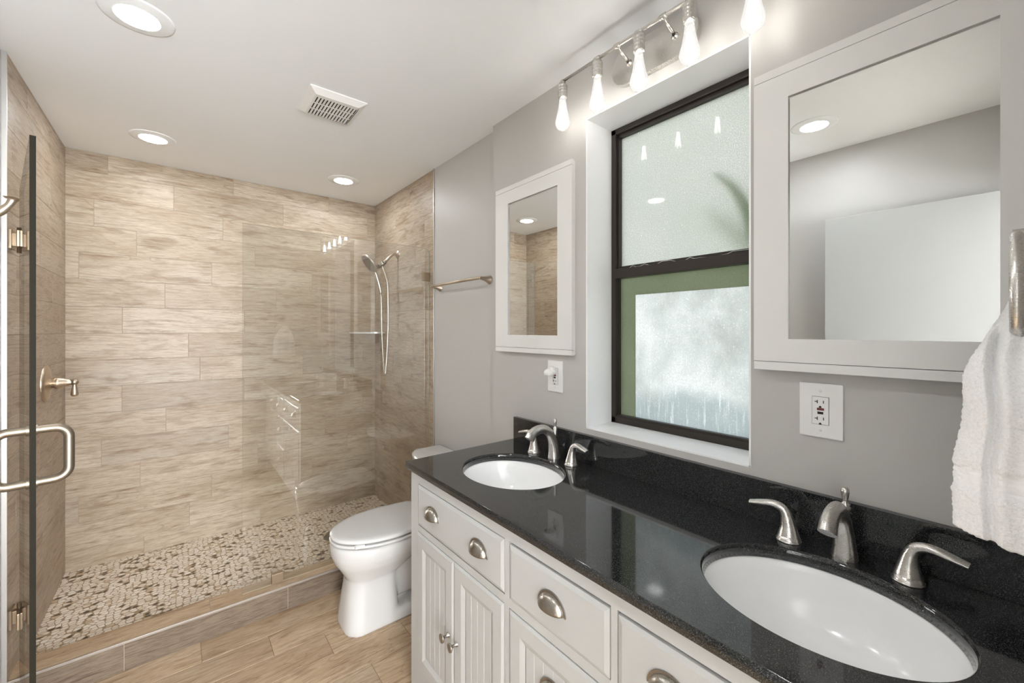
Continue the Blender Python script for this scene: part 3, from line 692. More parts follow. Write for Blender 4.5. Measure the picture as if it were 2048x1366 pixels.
def vanity():
    t = thing('vanity_cabinet', 'long white double vanity cabinet with cup pulls under the black worktop', 'vanity cabinet', (0.95, 0.715, 0))
    x0 = XF
    D = dict(d1=(0.903, 1.428, 0.695, 0.843), d2=(0.5445, 0.8785, 0.691, 0.839), d3=(0.001, 0.522, 0.691, 0.839))
    doors = [(1.1705, 1.434, 0.158, 0.665), (0.9045, 1.1675, 0.158, 0.665), (0.2645, 0.527, 0.158, 0.665), (-0.001, 0.2615, 0.158, 0.665)]
    mids = [(0.5445, 0.8785, 0.428, 0.662), (0.5445, 0.8785, 0.158, 0.405)]
    bm = new_bm()
    zt = CT - 0.027
    # face frame built of stiles and rails around the openings, sides, back, bottom
    for ya, yb, za, zb in ((1.431, CY1, 0, zt), (0.8815, 0.9015, 0.157, 0.846), (0.525, 0.5415, 0.157, 0.846), (CY0, -0.002, 0, zt), (-0.002, 1.431, 0.846, zt), (-0.002, 0.525, 0.667, 0.690), (0.5415, 0.8815, 0.665, 0.690), (0.9015, 1.431, 0.667, 0.690), (-0.002, 1.431, 0.13, 0.157), (0.5415, 0.8815, 0.407, 0.426)):
        box(bm, x0, x0 + 0.02, ya, yb, za, zb)
    box(bm, x0 + 0.019, x0 + 0.022, CY0 + 0.01, CY1 - 0.01, 0.13, zt)     # closes the openings behind the fronts
    box(bm, x0 + 0.02, W, CY1 - 0.018, CY1, 0.0, zt); box(bm, x0 + 0.02, W, CY0, CY0 + 0.018, 0.0, zt); box(bm, x0 + 0.02, W - 0.002, CY0, CY1, 0.13, 0.15)
    # bracket feet
    for ya, s in ((1.431, -1), (-0.002, 1)):
        prism(bm, [(ya, 0.13), (ya - 0.07, 0.13), (ya - 0.035, 0.10), (ya, 0.0)] if s < 0 else [(ya, 0.0), (ya + 0.035, 0.10), (ya + 0.07, 0.13), (ya, 0.13)], 'X', x0, x0 + 0.02)
    box(bm, x0 + 0.07, x0 + 0.085, CY0 + 0.02, CY1 - 0.02, 0.0, 0.13)
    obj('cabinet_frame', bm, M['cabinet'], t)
    for nm, pulls in (('d1', (1.309, 1.021)), ('d2', (0.7115,)), ('d3', (0.405, 0.117))):
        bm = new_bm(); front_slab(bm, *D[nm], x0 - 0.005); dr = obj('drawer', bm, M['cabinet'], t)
        for y in pulls: cup_pull(dr, y, (D[nm][2] + D[nm][3]) / 2 + 0.002, x0 - 0.005)
    for q in mids:
        bm = new_bm(); framed_panel(bm, *q, x0 - 0.005); dr = obj('drawer', bm, M['cabinet'], t); cup_pull(dr, 0.7115, (q[2] + q[3]) / 2 + 0.004, x0 + 0.001)
    for q, ky in zip(doors, (1.198, 1.146, 0.286, 0.238)):
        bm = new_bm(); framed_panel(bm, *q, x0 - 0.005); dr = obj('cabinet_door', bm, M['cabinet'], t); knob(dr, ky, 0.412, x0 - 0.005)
vanity()

# ------------------------------------------------------------------ worktop with two oval cut-outs, backsplash, basins
CX0, CX1, KY0, KY1 = 0.685, W, -0.07, 1.5055
SX, SAX, SAY = 0.95, 0.174, 0.209; SY = (1.175, 0.25)
def worktop():
    bm = new_bm(); zt, zb = CT, CT - 0.027; ns = 96
    def ell(yc, ax, ay, z): return [(SX + ax * math.cos(2 * math.pi * k / ns), yc + ay * math.sin(2 * math.pi * k / ns), z) for k in range(ns)]
    # top / bottom: split in two halves at the middle, each a plate with one hole, bridged hole-to-rectangle
    def plate(yc, ya, yb, z, flip, ax, ay):
        e = [bm.verts.new(p) for p in ell(yc, ax, ay, z)]
        out = []
        for k in range(ns):
            a = 2 * math.pi * k / ns; c, s = math.cos(a), math.sin(a)
            tx = ((CX1 - 0.0 - SX) / c) if c > 1e-9 else ((CX0 + 0.0016 - SX) / c if c < -1e-9 else 1e9)
            ty = ((yb - yc) / s) if s > 1e-9 else ((ya - yc) / s if s < -1e-9 else 1e9)
            q = min(tx, ty); out.append((SX + q * c, yc + q * s))
        o = [bm.verts.new((*p, z)) for p in out]
        for k in range(ns):
            k2 = (k + 1) % ns; f = (e[k], o[k], o[k2], e[k2]); bm.faces.new(f[::-1] if flip else f)
        # corners
        for cx, cy in ((CX1, yb), (CX0 + 0.0016, yb), (CX0 + 0.0016, ya), (CX1, ya)):
            best = sorted(range(ns), key=lambda k: (out[k][0] - cx) ** 2 + (out[k][1] - cy) ** 2)[:2]
            ks = sorted(best);
            if ks == [0, ns - 1]: ks = [ns - 1, 0]
            if abs(out[ks[0]][0] - out[ks[1]][0]) < 1e-6 or abs(out[ks[0]][1] - out[ks[1]][1]) < 1e-6: continue
            v = bm.verts.new((cx, cy, z)); f = (o[ks[0]], v, o[ks[1]]); bm.faces.new(f[::-1] if flip else f)
        return e
    ym = sum(SY) / 2
    for yc, ya, yb in ((SY[0], ym, KY1), (SY[1], KY0, ym)):
        top = plate(yc, ya, yb, zt, False, SAX, SAY); bot = plate(yc, ya, yb, zb, True, SAX - 0.008, SAY - 0.008)
        mid = [bm.verts.new((SX + (SAX - 0.004) * math.cos(2 * math.pi * k / ns), yc + (SAY - 0.004) * math.sin(2 * math.pi * k / ns), zt - 0.004)) for k in range(ns)]
        for A, B in ((top, mid), (mid, bot)):
            for k in range(ns):
                f = bm.faces.new((A[k], A[(k + 1) % ns], B[(k + 1) % ns], B[k])); f.smooth = True
    # eased front edge and end edge
    prof = [(0.0016, 0.0), (0.0005, -0.0005), (0.0, -0.0016), (0.0, -0.0254), (0.0005, -0.0265), (0.0016, -0.027)]
    a = [bm.verts.new((CX0 + dx, KY1, zt + dz)) for dx, dz in prof]; b = [bm.verts.new((CX0 + dx, KY0, zt + dz)) for dx, dz in prof]
    for k in range(5):
        f = bm.faces.new((a[k], b[k], b[k + 1], a[k + 1])); f.smooth = True
    bm.faces.new([bm.verts.new((CX1, KY1, zt)), bm.verts.new((CX1, KY1, zb))] + [bm.verts.new((CX0 + dx, KY1, zt + dz)) for dx, dz in prof][::-1])
    tag(obj('worktop', bm, M['granite'], recalc=False), 'black speckled stone worktop with two oval basin cut-outs on the white vanity', 'worktop')
worktop()
bm = new_bm(); box(bm, W - 0.02, W, KY0, 1.4885, CT, 1.020, 0.0015); tag(obj('backsplash', bm, M['granite']), 'low black stone backsplash strip along the wall behind the faucets', 'backsplash')
def basin(yc, label):
    t = thing('sink_basin', label, 'sink', (SX, yc, CT - 0.027)); bm = new_bm(); ns = 72; zt = CT - 0.0275; rings = []
    for s, dz in ((1.08, 0.0), (0.985, 0.0), (0.965, -0.004), (0.945, -0.020), (0.90, -0.055), (0.80, -0.095), (0.62, -0.122), (0.38, -0.135), (0.16, -0.140), (0.13, -0.142)):
        rings.append([(SX + 0.02 * (1 - s) + (SAX - 0.002) * s * math.cos(2 * math.pi * k / ns), yc + (SAY - 0.002) * s * math.sin(2 * math.pi * k / ns), zt + dz) for k in range(ns)])
    vr = loft(bm, rings, cap=False); o = obj('bowl', bm, M['basin'], t, recalc=False)
    for p in o.data.polygons: p.flip()
    bm = new_bm(); lathe(bm, [(0, -0.003), (0.016, -0.003), (0.018, 0.001), (0.026, 0.002), (0.029, -0.001)], 'Z', 28, (SX + 0.0174, yc, zt - 0.140)); obj('drain', bm, M['chrome'], t)
    # overflow hole on the front wall of the bowl (mirrored in the backsplash)
    bm = new_bm(); lathe(bm, [(0, 0.001), (0.008, 0.001), (0.011, 0.002), (0.013, 0.0)], 'X', 20, (SX - SAX * 0.905, yc, zt - 0.045)); obj('overflow', bm, M['chrome'], t)
    return t
basin(SY[0], 'white oval undermount basin at the toilet end of the worktop')
basin(SY[1], 'white oval undermount basin at the towel end of the worktop, the larger in view')

# ------------------------------------------------------------------ faucets
def faucet(yc, x, label, proto=None):
    if proto: return copy_tree(proto, Vector((x, yc, CT)) - proto.location, label)
    t = thing('faucet', label, 'faucet', (x, yc, CT), 'widespread faucets')
    bm = new_bm()
    path = spline([(x, yc, CT), (x - 0.001, yc, CT + 0.030), (x - 0.007, yc, CT + 0.066), (x - 0.024, yc, CT + 0.100), (x - 0.055, yc, CT + 0.121), (x - 0.092, yc, CT + 0.122), (x - 0.118, yc, CT + 0.110), (x - 0.131, yc, CT + 0.093)], 6)
    n = len(path); tube(bm, path, lerp_list([0.0245, 0.021, 0.0175, 0.0155, 0.0150, 0.0155, 0.0170, 0.0180], n), 28, flat=[(1.0 + 0.25 * i / n, 1.0 - 0.12 * i / n) for i in range(n)])
    sp = obj('spout', bm, M['nickel'], t, 50)
    bm = new_bm(); lathe(bm, [(0.008, 0.085), (0.0075, 0.118), (0.0045, 0.122), (0.0045, 0.126), (0.006, 0.130), (0.0085, 0.145), (0.0075, 0.152), (0.004, 0.155), (0, 0.155)], 'Z', 20, (x + 0.006, yc, CT)); obj('lift_rod', bm, M['nickel'], sp)
    for s in (1, -1):
        y = yc + s * 0.105; xh = x - 0.012
        bm = new_bm(); lathe(bm, [(0.0245, 0), (0.0245, 0.001), (0.0228, 0.0122), (0.0208, 0.0128), (0.0208, 0.0155)], 'Z', 28, (xh, y, CT)); lathe(bm, [(0, 0.0), (0.0262, 0), (0.0262, 0.003), (0.0245, 0.004)], 'Z', 28, (xh, y, CT))
        hb = obj('handle_base', bm, M['nickel'], t)
        bm = new_bm(); pth = spline([(xh, y, CT + 0.0145), (xh, y + s * 0.001, CT + 0.035), (xh, y + s * 0.005, CT + 0.058), (xh - 0.001, y + s * 0.014, CT + 0.073), (xh - 0.003, y + s * 0.034, CT + 0.079), (xh - 0.006, y + s * 0.060, CT + 0.075), (xh - 0.008, y + s * 0.084, CT + 0.070)], 6)
        n = len(pth); tube(bm, pth, lerp_list([0.0222, 0.0165, 0.0125, 0.0105, 0.0098, 0.0095, 0.0075], n), 22, flat=[(1 + 0.35 * max(0, i / n - 0.5) * 2, 1 - 0.5 * max(0, i / n - 0.5) * 2) for i in range(n)])
        obj('lever', bm, M['nickel'], hb, 50)
    return t
fa = faucet(SY[0] + 0.003, 1.166, 'brushed nickel faucet behind the basin at the toilet end')
faucet(SY[1] + 0.003, 1.160, 'brushed nickel faucet behind the larger basin at the towel end', fa)

# ------------------------------------------------------------------ toilet
def toilet():
    yc = 2.045; t = thing('toilet', 'white two-piece toilet with closed lid between vanity and shower curb', 'toilet', (0.9, yc, 0))
    def sec(xf, xb, hw, z, n=44, pf=2.0, pb=3.0, mid=0.5):
        """egg section: front tip xf, back xb, half width hw, front exponent pf, back exponent pb"""
        xm = xf + (xb - xf) * mid; out = []
        for k in range(n):
            a = 2 * math.pi * k / n; c, s = math.cos(a), math.sin(a)
            p = pf if c < 0 else pb; rx = (xm - xf) if c < 0 else (xb - xm)
            out.append((xm + rx * math.copysign(abs(c) ** (2 / p), c), yc + hw * math.copysign(abs(s) ** (2 / p), s), z))
        return out
    bm = new_bm()
    # front pedestal rising into the bowl
    S = [(0.600, 0.86, 0.124, 0.0, 3.4, 5), (0.601, 0.86, 0.122, 0.03, 3.3, 5), (0.611, 0.856, 0.112, 0.12, 3.0, 5), (0.622, 0.852, 0.103, 0.20, 2.8, 4.5), (0.624, 0.86, 0.106, 0.235, 2.6, 4),
         (0.600, 0.93, 0.130, 0.275, 2.4, 3.2), (0.575, 0.99, 0.156, 0.315, 2.3, 3.0), (0.562, 1.02, 0.172, 0.350, 2.2, 3.0), (0.558, 1.04, 0.178, 0.385, 2.2, 3.2), (0.560, 1.04, 0.176, 0.408, 2.2, 3.2), (0.566, 1.035, 0.170, 0.414, 2.2, 3.2)]
    loft(bm, [sec(a, b, w, z, pf=p, pb=q) for a, b, w, z, p, q in S])
    # trapway body behind, shelf under tank, low foot
    loft(bm, [[(x, yc + hw * math.copysign(abs(math.sin(a)) ** 0.7, math.sin(a)), zc + hh * math.copysign(abs(math.cos(a)) ** 0.7, math.cos(a))) for a in [2 * math.pi * k / 28 for k in range(28)]]
              for x, hw, zc, hh in ((0.74, 0.085, 0.20, 0.15), (0.86, 0.085, 0.215, 0.15), (0.95, 0.090, 0.225, 0.155), (1.06, 0.10, 0.235, 0.16), (1.16, 0.10, 0.235, 0.155))])
    box(bm, 1.00, 1.235, yc - 0.155, yc + 0.155, 0.335, 0.398, 0.02)
    loft(bm, [sec(0.70, 1.12, w, z, pf=3, pb=4) for w, z in ((0.122, 0.0), (0.122, 0.035), (0.108, 0.055))])
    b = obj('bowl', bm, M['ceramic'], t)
    rm = b.modifiers.new('remesh', 'REMESH'); rm.mode = 'VOXEL'; rm.voxel_size = 0.006; rm.use_smooth_shade = True
    sm = b.modifiers.new('smooth', 'SMOOTH'); sm.iterations = 10; sm.factor = 0.6
    def egg(z, inset, xb=1.035):
        xf, hw = 0.556 + inset, 0.182 - inset; out = []; L = 0.27; n = 30
        for k in range(n + 1):
            a = math.pi / 2 + math.pi * k / n; out.append((xf + L + L * math.cos(a), yc + hw * math.copysign(abs(math.sin(a)) ** 0.93, math.sin(a)), z))
        xb -= inset; rb = 0.035; wb = hw - 0.018   # taper to the hinge end, rounded corners
        for s, rng in ((-1, range(0, 9)), (1, range(8, -1, -1))):
            for q in rng:
                a = math.pi / 2 * q / 8; out.append((xb - rb + rb * math.sin(a), yc + s * (wb - rb + rb * math.cos(a)), z))
        return out
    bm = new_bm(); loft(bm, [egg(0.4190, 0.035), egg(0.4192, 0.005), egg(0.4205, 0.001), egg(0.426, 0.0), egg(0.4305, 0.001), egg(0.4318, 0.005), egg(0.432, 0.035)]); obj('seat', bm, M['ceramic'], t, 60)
    bm = new_bm(); loft(bm, [egg(0.4390, 0.035), egg(0.4392, 0.006), egg(0.4405, 0.002), egg(0.446, 0.0005), egg(0.453, 0.004), egg(0.4565, 0.011), egg(0.4585, 0.03), egg(0.460, 0.07)])
    for x in (0.62,): pass
    obj('lid', bm, M['ceramic'], t, 60)
    bm = new_bm(); box(bm, 0.625, 0.665, yc - 0.150, yc - 0.128, 0.430, 0.4385); obj('bumper', bm, M['plastic'], t)
    bm = new_bm(); box(bm, 0.98, 1.02, yc - 0.12, yc + 0.12, 0.41, 0.439); obj('hinge', bm, M['plastic'], t)
    def tank(z, hw, xf, xb, bulge, r=0.05):
        out = []; n = 16
        for k in range(n + 1):
            s = -1 + 2 * k / n; out.append((xf - bulge * (1 - s * s) + 0.030 * abs(s) ** 6, yc + s * hw, z))
        out += [(xb, yc + hw, z), (xb, yc - hw, z)]; return out
    bm = new_bm(); loft(bm, [tank(0.385, 0.185, 1.085, 1.245, 0.02), tank(0.40, 0.192, 1.08, 1.25, 0.022), tank(0.685, 0.205, 1.066, 1.252, 0.028)]); obj('tank', bm, M['ceramic'], t, 40)
    bm = new_bm(); loft(bm, [tank(0.686, 0.212, 1.056, 1.256, 0.030), tank(0.690, 0.216, 1.052, 1.257, 0.031), tank(0.713, 0.216, 1.052, 1.257, 0.031), tank(0.722, 0.208, 1.064, 1.250, 0.030), tank(0.726, 0.18, 1.10, 1.235, 0.026)]); obj('tank_lid', bm, M['ceramic'], t, 60)
    bm = new_bm(); lathe(bm, [(0.012, 0), (0.012, 0.008), (0, 0.010)], '-X', 18, (1.052, yc + 0.14, 0.65)); tube(bm, [(1.042, yc + 0.14, 0.65), (1.034, yc + 0.09, 0.645)], [0.006, 0.005], 10); obj('flush_lever', bm, M['chrome'], t)
toilet()

# ------------------------------------------------------------------ shower fittings
GY = 2.42
def glass_panel():
    x0, x1, z0, z1 = 0.247, WR - 0.004, CURB + 0.003, 1.948
    t = thing('shower_screen', 'fixed clear glass shower screen standing on the curb beside the door opening', 'shower screen', (0.75, GY, CURB))
    bm = new_bm(); h = 0.005; r = 0.03
    poly = [(x0, z0), (x1, z0), (x1, z1 - r)] + [(x1 - r + r * math.cos(a * math.pi / 12), z1 - r + r * math.sin(a * math.pi / 12)) for a in range(1, 7)] + [(x0, z1)]
    vs = prism(bm, poly, 'Y', GY - h, GY + h); bm.normal_update()
    for f in bm.faces:
        f.material_index = 0 if abs(f.normal.y) > 0.9 else 1
    obj('glass_pane', bm, [M['glass'], M['glassedge2']], t)
    for nm, (xa, xb, za, zb) in (('wall_clip', (x1 - 0.046, x1, 1.738, 1.792)), ('curb_clip', (0.372, 0.424, CURB + 0.002, CURB + 0.052))):
        bm = new_bm(); box(bm, xa, xb, GY - 0.014, GY + 0.014, za, zb, 0.0015); obj(nm, bm, M['clip'], t)
    bm = new_bm(); box(bm, x0, x1, GY - 0.0065, GY + 0.0065, CURB + 0.001, CURB + 0.0045); obj('bottom_seal', bm, M['seal'], t)
glass_panel()
def shower_door():
    H0, F0 = Vector((-0.464, 2.402, 0)), Vector((-0.3085, 1.70, 0)); dv = (F0 - H0).normalized(); L = (F0 - H0).length
    nl = Vector((dv.y, -dv.x, 0)).normalized()      # towards the wall side
    if nl.x > 0: nl = -nl
    t = thing('shower_door', 'clear frameless glass shower door standing open, seen almost edge-on', 'shower door', tuple(H0))
    def P(s, o, z): q = H0 + dv * s + nl * o; return (q.x, q.y, z)
    def slab(bm, s0, s1, o0, o1, z0, z1, bev=0.0):
        vs = box(bm, s0, s1, o0, o1, z0, z1, bev)
        for v in bm.verts:
            if v.tag: continue
            v.co = Vector(P(v.co.x, v.co.y, v.co.z)); v.tag = True
    bm = new_bm(); h = 0.006; slab(bm, 0.012, L, -h, h, CURB + 0.012, 1.952)
    bm.normal_update()
    for f in bm.faces: f.material_index = 0 if abs(f.normal.dot(nl)) > 0.9 else 1
    obj('glass_pane', bm, [M['glass'], M['glassedge']], t)
    for zc in (1.762, 0.337):
        bm = new_bm(); slab(bm, 0.004, 0.058, h + 0.0005, h + 0.007, zc - 0.030, zc + 0.030, 0.001); slab(bm, 0.004, 0.058, -h - 0.007, -h - 0.0005, zc - 0.030, zc + 0.030, 0.001)
        hg = obj('hinge', bm, M['clip'], t)
        bm = new_bm(); tube(bm, [(H0.x - 0.004, H0.y, zc - 0.048), (H0.x - 0.004, H0.y, zc + 0.048)], 0.0085, 16); obj('hinge_pin', bm, M['clip'], hg)
        bm = new_bm(); box(bm, WL + 0.001, WL + 0.008, 2.372, 2.432, zc - 0.036, zc + 0.036, 0.001); box(bm, WL + 0.005, H0.x + 0.002, 2.390, 2.414, zc - 0.024, zc + 0.024, 0.001); obj('wall_plate', bm, M['clip'], hg)
    s = L - 0.050; z0, z1 = 0.992, 1.140
    for sd, nm in ((1, 'inner'), (-1, 'outer')):
        bm = new_bm(); o = 0.072; rr = 0.030; pts = [P(s, sd * (h - 0.0005), z0)]
        for k in range(9): a = math.pi / 2 * k / 8; pts.append(P(s, sd * (o - rr + rr * math.sin(a)), z0 + rr - rr * math.cos(a)))
        for k in range(9): a = math.pi / 2 * k / 8; pts.append(P(s, sd * (o - rr + rr * math.cos(a)), z1 - rr + rr * math.sin(a)))
        pts.append(P(s, sd * (h - 0.0005), z1)); tube(bm, pts, 0.0118, 20)
        for z in (z0, z1):
            tube(bm, [P(s, sd * h, z), P(s, sd * (h + 0.005), z)], 0.0158, 20)
        obj('pull_handle', bm, M['pull'], t, 50)
shower_door()
def shower_valve():
    y, z = 2.915, 1.168
    t = thing('shower_valve', 'round nickel shower control plate with teardrop lever on the tiled wall', 'shower valve', (WL, y, z))
    bm = new_bm(); lathe(bm, [(0.088, 0), (0.088, 0.004), (0.082, 0.010), (0.072, 0.013), (0.060, 0.012), (0.050, 0.016), (0.034, 0.018), (0.030, 0.022), (0, 0.022)], 'X', 48, (WL + 0.001, y, z)); obj('escutcheon', bm, M['nickelwarm'], t)
    bm = new_bm(); lathe(bm, [(0.024, 0.0), (0.024, 0.010), (0.031, 0.016), (0.028, 0.026), (0.018, 0.052), (0.0135, 0.066), (0.014, 0.068)], 'X', 28, (WL + 0.022, y, z))
    lathe(bm, [(0, -0.0155), (0.011, -0.011), (0.0155, 0), (0.011, 0.011), (0, 0.0155)], 'Z', 20, (WL + 0.099, y, z))
    lathe(bm, [(0.007, -0.010), (0.008, -0.020), (0.013, -0.048), (0.0145, -0.060), (0.011, -0.068), (0, -0.071)], 'Z', 20, (WL + 0.099, y, z)); obj('lever', bm, M['nickelwarm'], t)
shower_valve()
def shower_head():
    y = 2.911; t = thing('hand_shower', 'nickel shower arm with round hand shower and hanging hose in the tiled corner', 'shower head', (WR, y, 1.985))
    bm = new_bm(); lathe(bm, [(0.034, 0), (0.033, 0.004), (0.024, 0.012), (0.013, 0.020), (0, 0.020)], '-X', 30, (WR - 0.001, y, 1.985)); obj('flange', bm, M['nickelwarm'], t)
    bm = new_bm(); tube(bm, spline([(WR - 0.004, y, 1.985), (1.235, y, 1.980), (1.205, y, 1.958), (1.180, y, 1.930), (1.165, y, 1.915)], 6), 0.0105, 16); obj('arm', bm, M['nickelwarm'], t)
    bm = new_bm(); dr = Vector((-0.76, -0.05, -0.62)).normalized(); q = Vector((1.168, y, 1.918))
    rot = Vector((0, 0, 1)).rotation_difference(dr).to_matrix()
    lathe(bm, [(0.010, -0.004), (0.0165, 0.0), (0.0165, 0.010), (0.013, 0.012), (0.013, 0.016), (0.0185, 0.018), (0.0185, 0.036), (0.014, 0.038), (0.014, 0.046), (0.017, 0.048), (0.017, 0.058), (0, 0.060)], at=q, rot=rot, seg=22); obj('diverter', bm, M['nickeldark'], t)
    # head: disc facing down into the shower
    hc = Vector((1.052, y - 0.004, 1.893)); nd = Vector((-0.80, -0.02, -0.60)).normalized(); rot = Vector((0, 0, 1)).rotation_difference(nd).to_matrix()
    bm = new_bm(); lathe(bm, [(0, -0.030), (0.020, -0.028), (0.045, -0.016), (0.070, -0.006), (0.074, 0.0), (0.073, 0.006), (0.067, 0.008)], at=hc, rot=rot, seg=44)
    hs = obj('hand_piece', bm, M['nickel'], t)
    bm = new_bm(); lathe(bm, [(0, 0.009), (0.03, 0.009), (0.06, 0.0085), (0.067, 0.0075)], at=hc, rot=rot, seg=44); obj('spray_face', bm, M['sprayface'], hs)
    bm = new_bm(); pts = spline([(1.086, y + 0.004, 1.862), (1.104, y + 0.006, 1.820), (1.118, y + 0.006, 1.775), (1.130, y + 0.004, 1.725), (1.138, y + 0.002, 1.685)], 6); tube(bm, pts, lerp_list([0.012, 0.0125, 0.0155, 0.0145, 0.0095], len(pts)), 18); obj('grip', bm, M['nickel'], hs)
    bm = new_bm(); tube(bm, [(1.125, y, 1.880), (1.098, y, 1.868), (1.084, y + 0.002, 1.866)], [0.014, 0.012, 0.012], 16); obj('cradle', bm, M['nickeldark'], t)
    bm = new_bm(); tube(bm, spline([(1.138, y + 0.002, 1.690), (1.142, y + 0.004, 1.60), (1.146, y + 0.008, 1.42), (1.156, y + 0.012, 1.25), (1.166, y + 0.016, 1.13), (1.173, y + 0.018, 1.100), (1.180, y + 0.020, 1.13), (1.190, y + 0.022, 1.25), (1.198, y + 0.020, 1.45), (1.196, y + 0.016, 1.65), (1.190, y + 0.012, 1.76), (1.172, y + 0.006, 1.82), (1.155, y + 0.002, 1.862), (1.146, y, 1.888)], 8), 0.0062, 12); obj('hose', bm, M['nickel'], t)
shower_head()
def corner_shelf():
    t = thing('corner_shelf', 'pale quarter-round corner shelf where the two tiled shower walls meet', 'shelf', (WR, YB, 1.40))
    bm = new_bm(); r = 0.205; poly = [(WR - 0.0015, YB - 0.0015)] + [(WR - 0.0015 - r * math.sin(a * math.pi / 2 / 16) , YB - 0.0015 - r * math.cos(a * math.pi / 2 / 16)) for a in range(17)]
    prism(bm, poly, 'Z', 1.396, 1.4085, 0.002); obj('shelf_slab', bm, M['ceramic'], t)
corner_shelf()
def drain():
    t = thing('shower_drain', 'round dark metal drain in the pebble floor, peeking out behind the toilet', 'drain', (0.79, 2.86, SF))
    bm = new_bm(); lathe(bm, [(0.055, 0.0), (0.055, 0.003), (0.050, 0.004), (0.046, 0.002), (0, 0.002)], 'Z', 36, (0.79, 2.86, SF)); obj('strainer', bm, M['nickeldark'], t)
drain()

# ------------------------------------------------------------------ towel bar, hook, ring and towel
def trumpet(bm, base, tip, r0, r1, seg=22):
    a, b = Vector(base), Vector(tip); pts = [a.lerp(b, k / 8) for k in range(9)]
    tube(bm, pts, [r1 + (r0 - r1) * (1 - k / 8) ** 2.2 for k in range(9)], seg)
def towel_bar():
    x, z, y0, y1 = WR - 0.062, 1.690, 1.752, 2.276
    t = thing('towel_bar', 'brushed nickel towel bar on the grey wall beside the shower tile edge', 'towel bar', (WR, 2.0, z))
    bm = new_bm(); tube(bm, [(x, y0 - 0.004, z), (x, y1 + 0.004, z)], 0.0078, 16); obj('rail', bm, M['nickelwarm'], t)
    for y, d in ((y0, 0.0), (y1, 0.012)):
        bm = new_bm(); trumpet(bm, (WR - 0.0005, y, z - 0.006), (x - 0.004, y, z), 0.024, 0.0085); obj('post', bm, M['nickelwarm'], t, 50)
towel_bar()
def robe_hook():
    y, z = 2.0, 1.77; t = thing('robe_hook', 'curved warm nickel robe hook on the wall beside the open glass door', 'hook', (WL - 0.012, y, z))
    bm = new_bm(); trumpet(bm, (WL - 0.0125, y, z), (WL + 0.015, y, z + 0.004), 0.026, 0.013); obj('mount', bm, M['nickelwarm'], t, 50)
    bm = new_bm(); pts = spline([(WL + 0.012, y, z + 0.004), (-0.455, y, z + 0.008), (-0.430, y, z + 0.020), (-0.413, y, z + 0.042), (-0.405, y, z + 0.060), (-0.404, y, z + 0.066)], 6)
    tube(bm, pts, lerp_list([0.0155, 0.0150, 0.0125, 0.0090, 0.011, 0.021], len(pts)), 18); obj('arm', bm, M['nickelwarm'], t, 50)
robe_hook()
RCX, RCZ, RR = 0.862, 1.470, 0.074
def towel_ring():
    t = thing('towel_ring', 'brushed nickel towel ring at the worktop end holding the white towel', 'towel ring', (RCX, -0.07, 1.545))
    bm = new_bm(); pts = [(RCX + RR * math.cos(2 * math.pi * k / 48), 0.006, RCZ + RR * math.sin(2 * math.pi * k / 48)) for k in range(49)]; tube(bm, pts, 0.0062, 14); obj('ring', bm, M['nickel'], t)
    bm = new_bm(); trumpet(bm, (RCX, -0.0695, RCZ + RR), (RCX, 0.010, RCZ + RR), 0.026, 0.0095); obj('post', bm, M['nickel'], t, 50)
towel_ring()
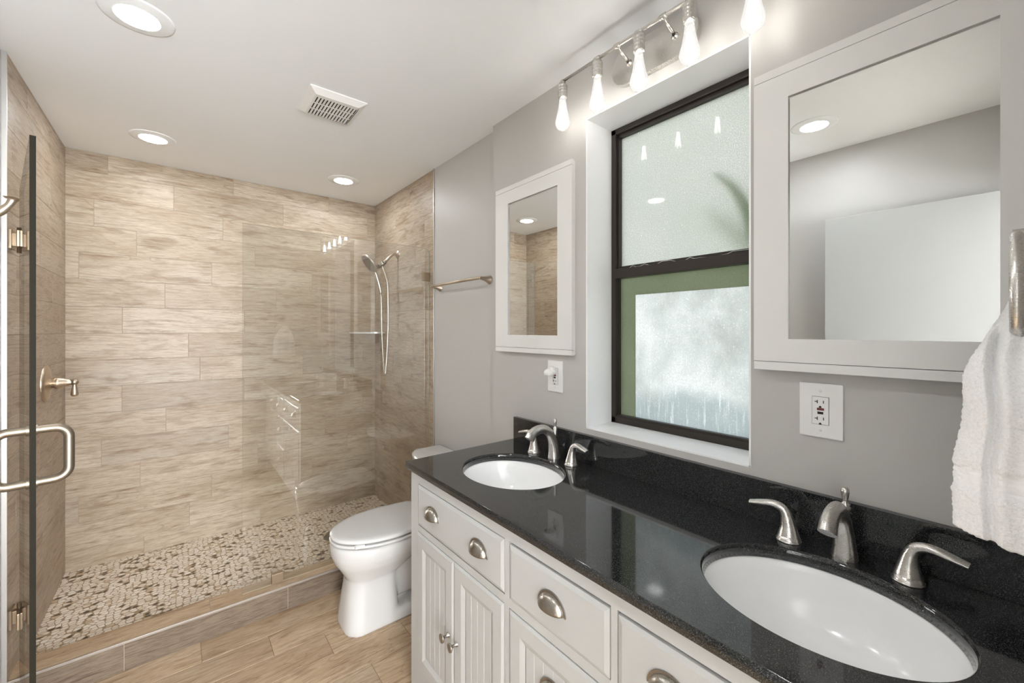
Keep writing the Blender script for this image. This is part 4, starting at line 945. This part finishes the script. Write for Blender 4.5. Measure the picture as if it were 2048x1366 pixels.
def hand_towel():
    n = 160; H = 110; zt, zb = 1.455, 1.172; rings = []
    def prof(z):
        s = (zt - z) / (zt - zb)
        xl = 0.838 - 0.068 * min(1, s * 2.4) ** 0.7 - 0.016 * s; xr = 0.888 + 0.052 * min(1, s * 2.4) ** 0.7 + 0.018 * s
        yf = 0.016 + 0.022 * min(1, s * 3.0) ** 0.8 + 0.016 * s; yb = -0.006 - 0.026 * min(1, s * 3) ** 0.8 - 0.010 * s
        return xl, xr, yf, yb, s
    for i in range(H + 1):
        z = zt - (zt - zb) * i / H; xl, xr, yf, yb, s = prof(z); ring = []
        for k in range(n):
            a = 2 * math.pi * k / n; c, q = math.cos(a), math.sin(a)
            px = (xl + xr) / 2 + (xr - xl) / 2 * math.copysign(abs(c) ** 0.42, c)
            ym = 0.006; hy = (yf - ym) if q > 0 else (ym - yb)
            py = ym + hy * math.copysign(abs(q) ** 0.55, q)
            # folds: front face pleats, and a soft cleft where the front layer doubles on the near edge
            py += (0.006 + 0.006 * s) * math.sin(px * 95 + 3.0 * s) * (abs(q) ** 0.6) * min(1, s * 4)
            if c < -0.2:
                d = (py - 0.021 - 0.006 * s) / 0.0045; px += 0.026 * math.exp(-d * d) * (1 - 0.45 * s) * min(1, s * 7)
                d2 = (py - 0.002) / 0.004; px += 0.010 * math.exp(-d2 * d2) * min(1, s * 5)
            py += 0.0025 * math.sin(z * 46 + 1.0) * (1 if q > 0 else 0.4)
            if i == H: pass
            ring.append((px, py, z - 0.004 * (1 if q < 0 else 0) * s - 0.010 * (1 - abs(q)) * s * s))
        rings.append(ring)
    # rounded top
    tp = [[((0.863 + (p[0] - 0.863) * f), 0.006 + (p[1] - 0.006) * f, zt + g) for p in rings[0]] for f, g in ((0.35, 0.012), (0.72, 0.009), (0.92, 0.004))]
    bt = [[((0.863 + (p[0] - 0.863) * f), 0.010 + (p[1] - 0.010) * f, p[2] - g) for p in rings[-1]] for f, g in ((0.96, 0.003), (0.8, 0.002))]
    bm = new_bm(); vr = loft(bm, tp + rings + bt)
    off = len(tp)
    zb_ = lambda f: sum(v.co.z for v in f.verts) / len(f.verts)
    for f in bm.faces:
        z = zb_(f); f.material_index = 1 if 1.222 < z < 1.246 else 0
    for r in range(len(vr)):   # the woven band lies lower than the pile, with ridges
        for v in vr[r]:
            z = v.co.z
            if 1.220 < z < 1.248:
                k = 0.0030 + 0.0012 * math.sin((z - 1.22) / 0.0055 * 2 * math.pi)
                d = Vector((v.co.x - 0.863, v.co.y - 0.006, 0)); v.co -= d.normalized() * k
    o = obj('hand_towel', bm, [M['towel'], M['towelband']])
    tag(o, 'white terry hand towel folded through the towel ring at the worktop end', 'towel')
    tex = bpy.data.textures.new('terry', 'CLOUDS'); tex.noise_scale = 0.004; tex.noise_depth = 1
    ss = o.modifiers.new('s', 'SUBSURF'); ss.levels = 1; ss.render_levels = 1
    dm = o.modifiers.new('pile', 'DISPLACE'); dm.texture = tex; dm.strength = 0.0035; dm.mid_level = 0.5; dm.texture_coords = 'LOCAL'
hand_towel()
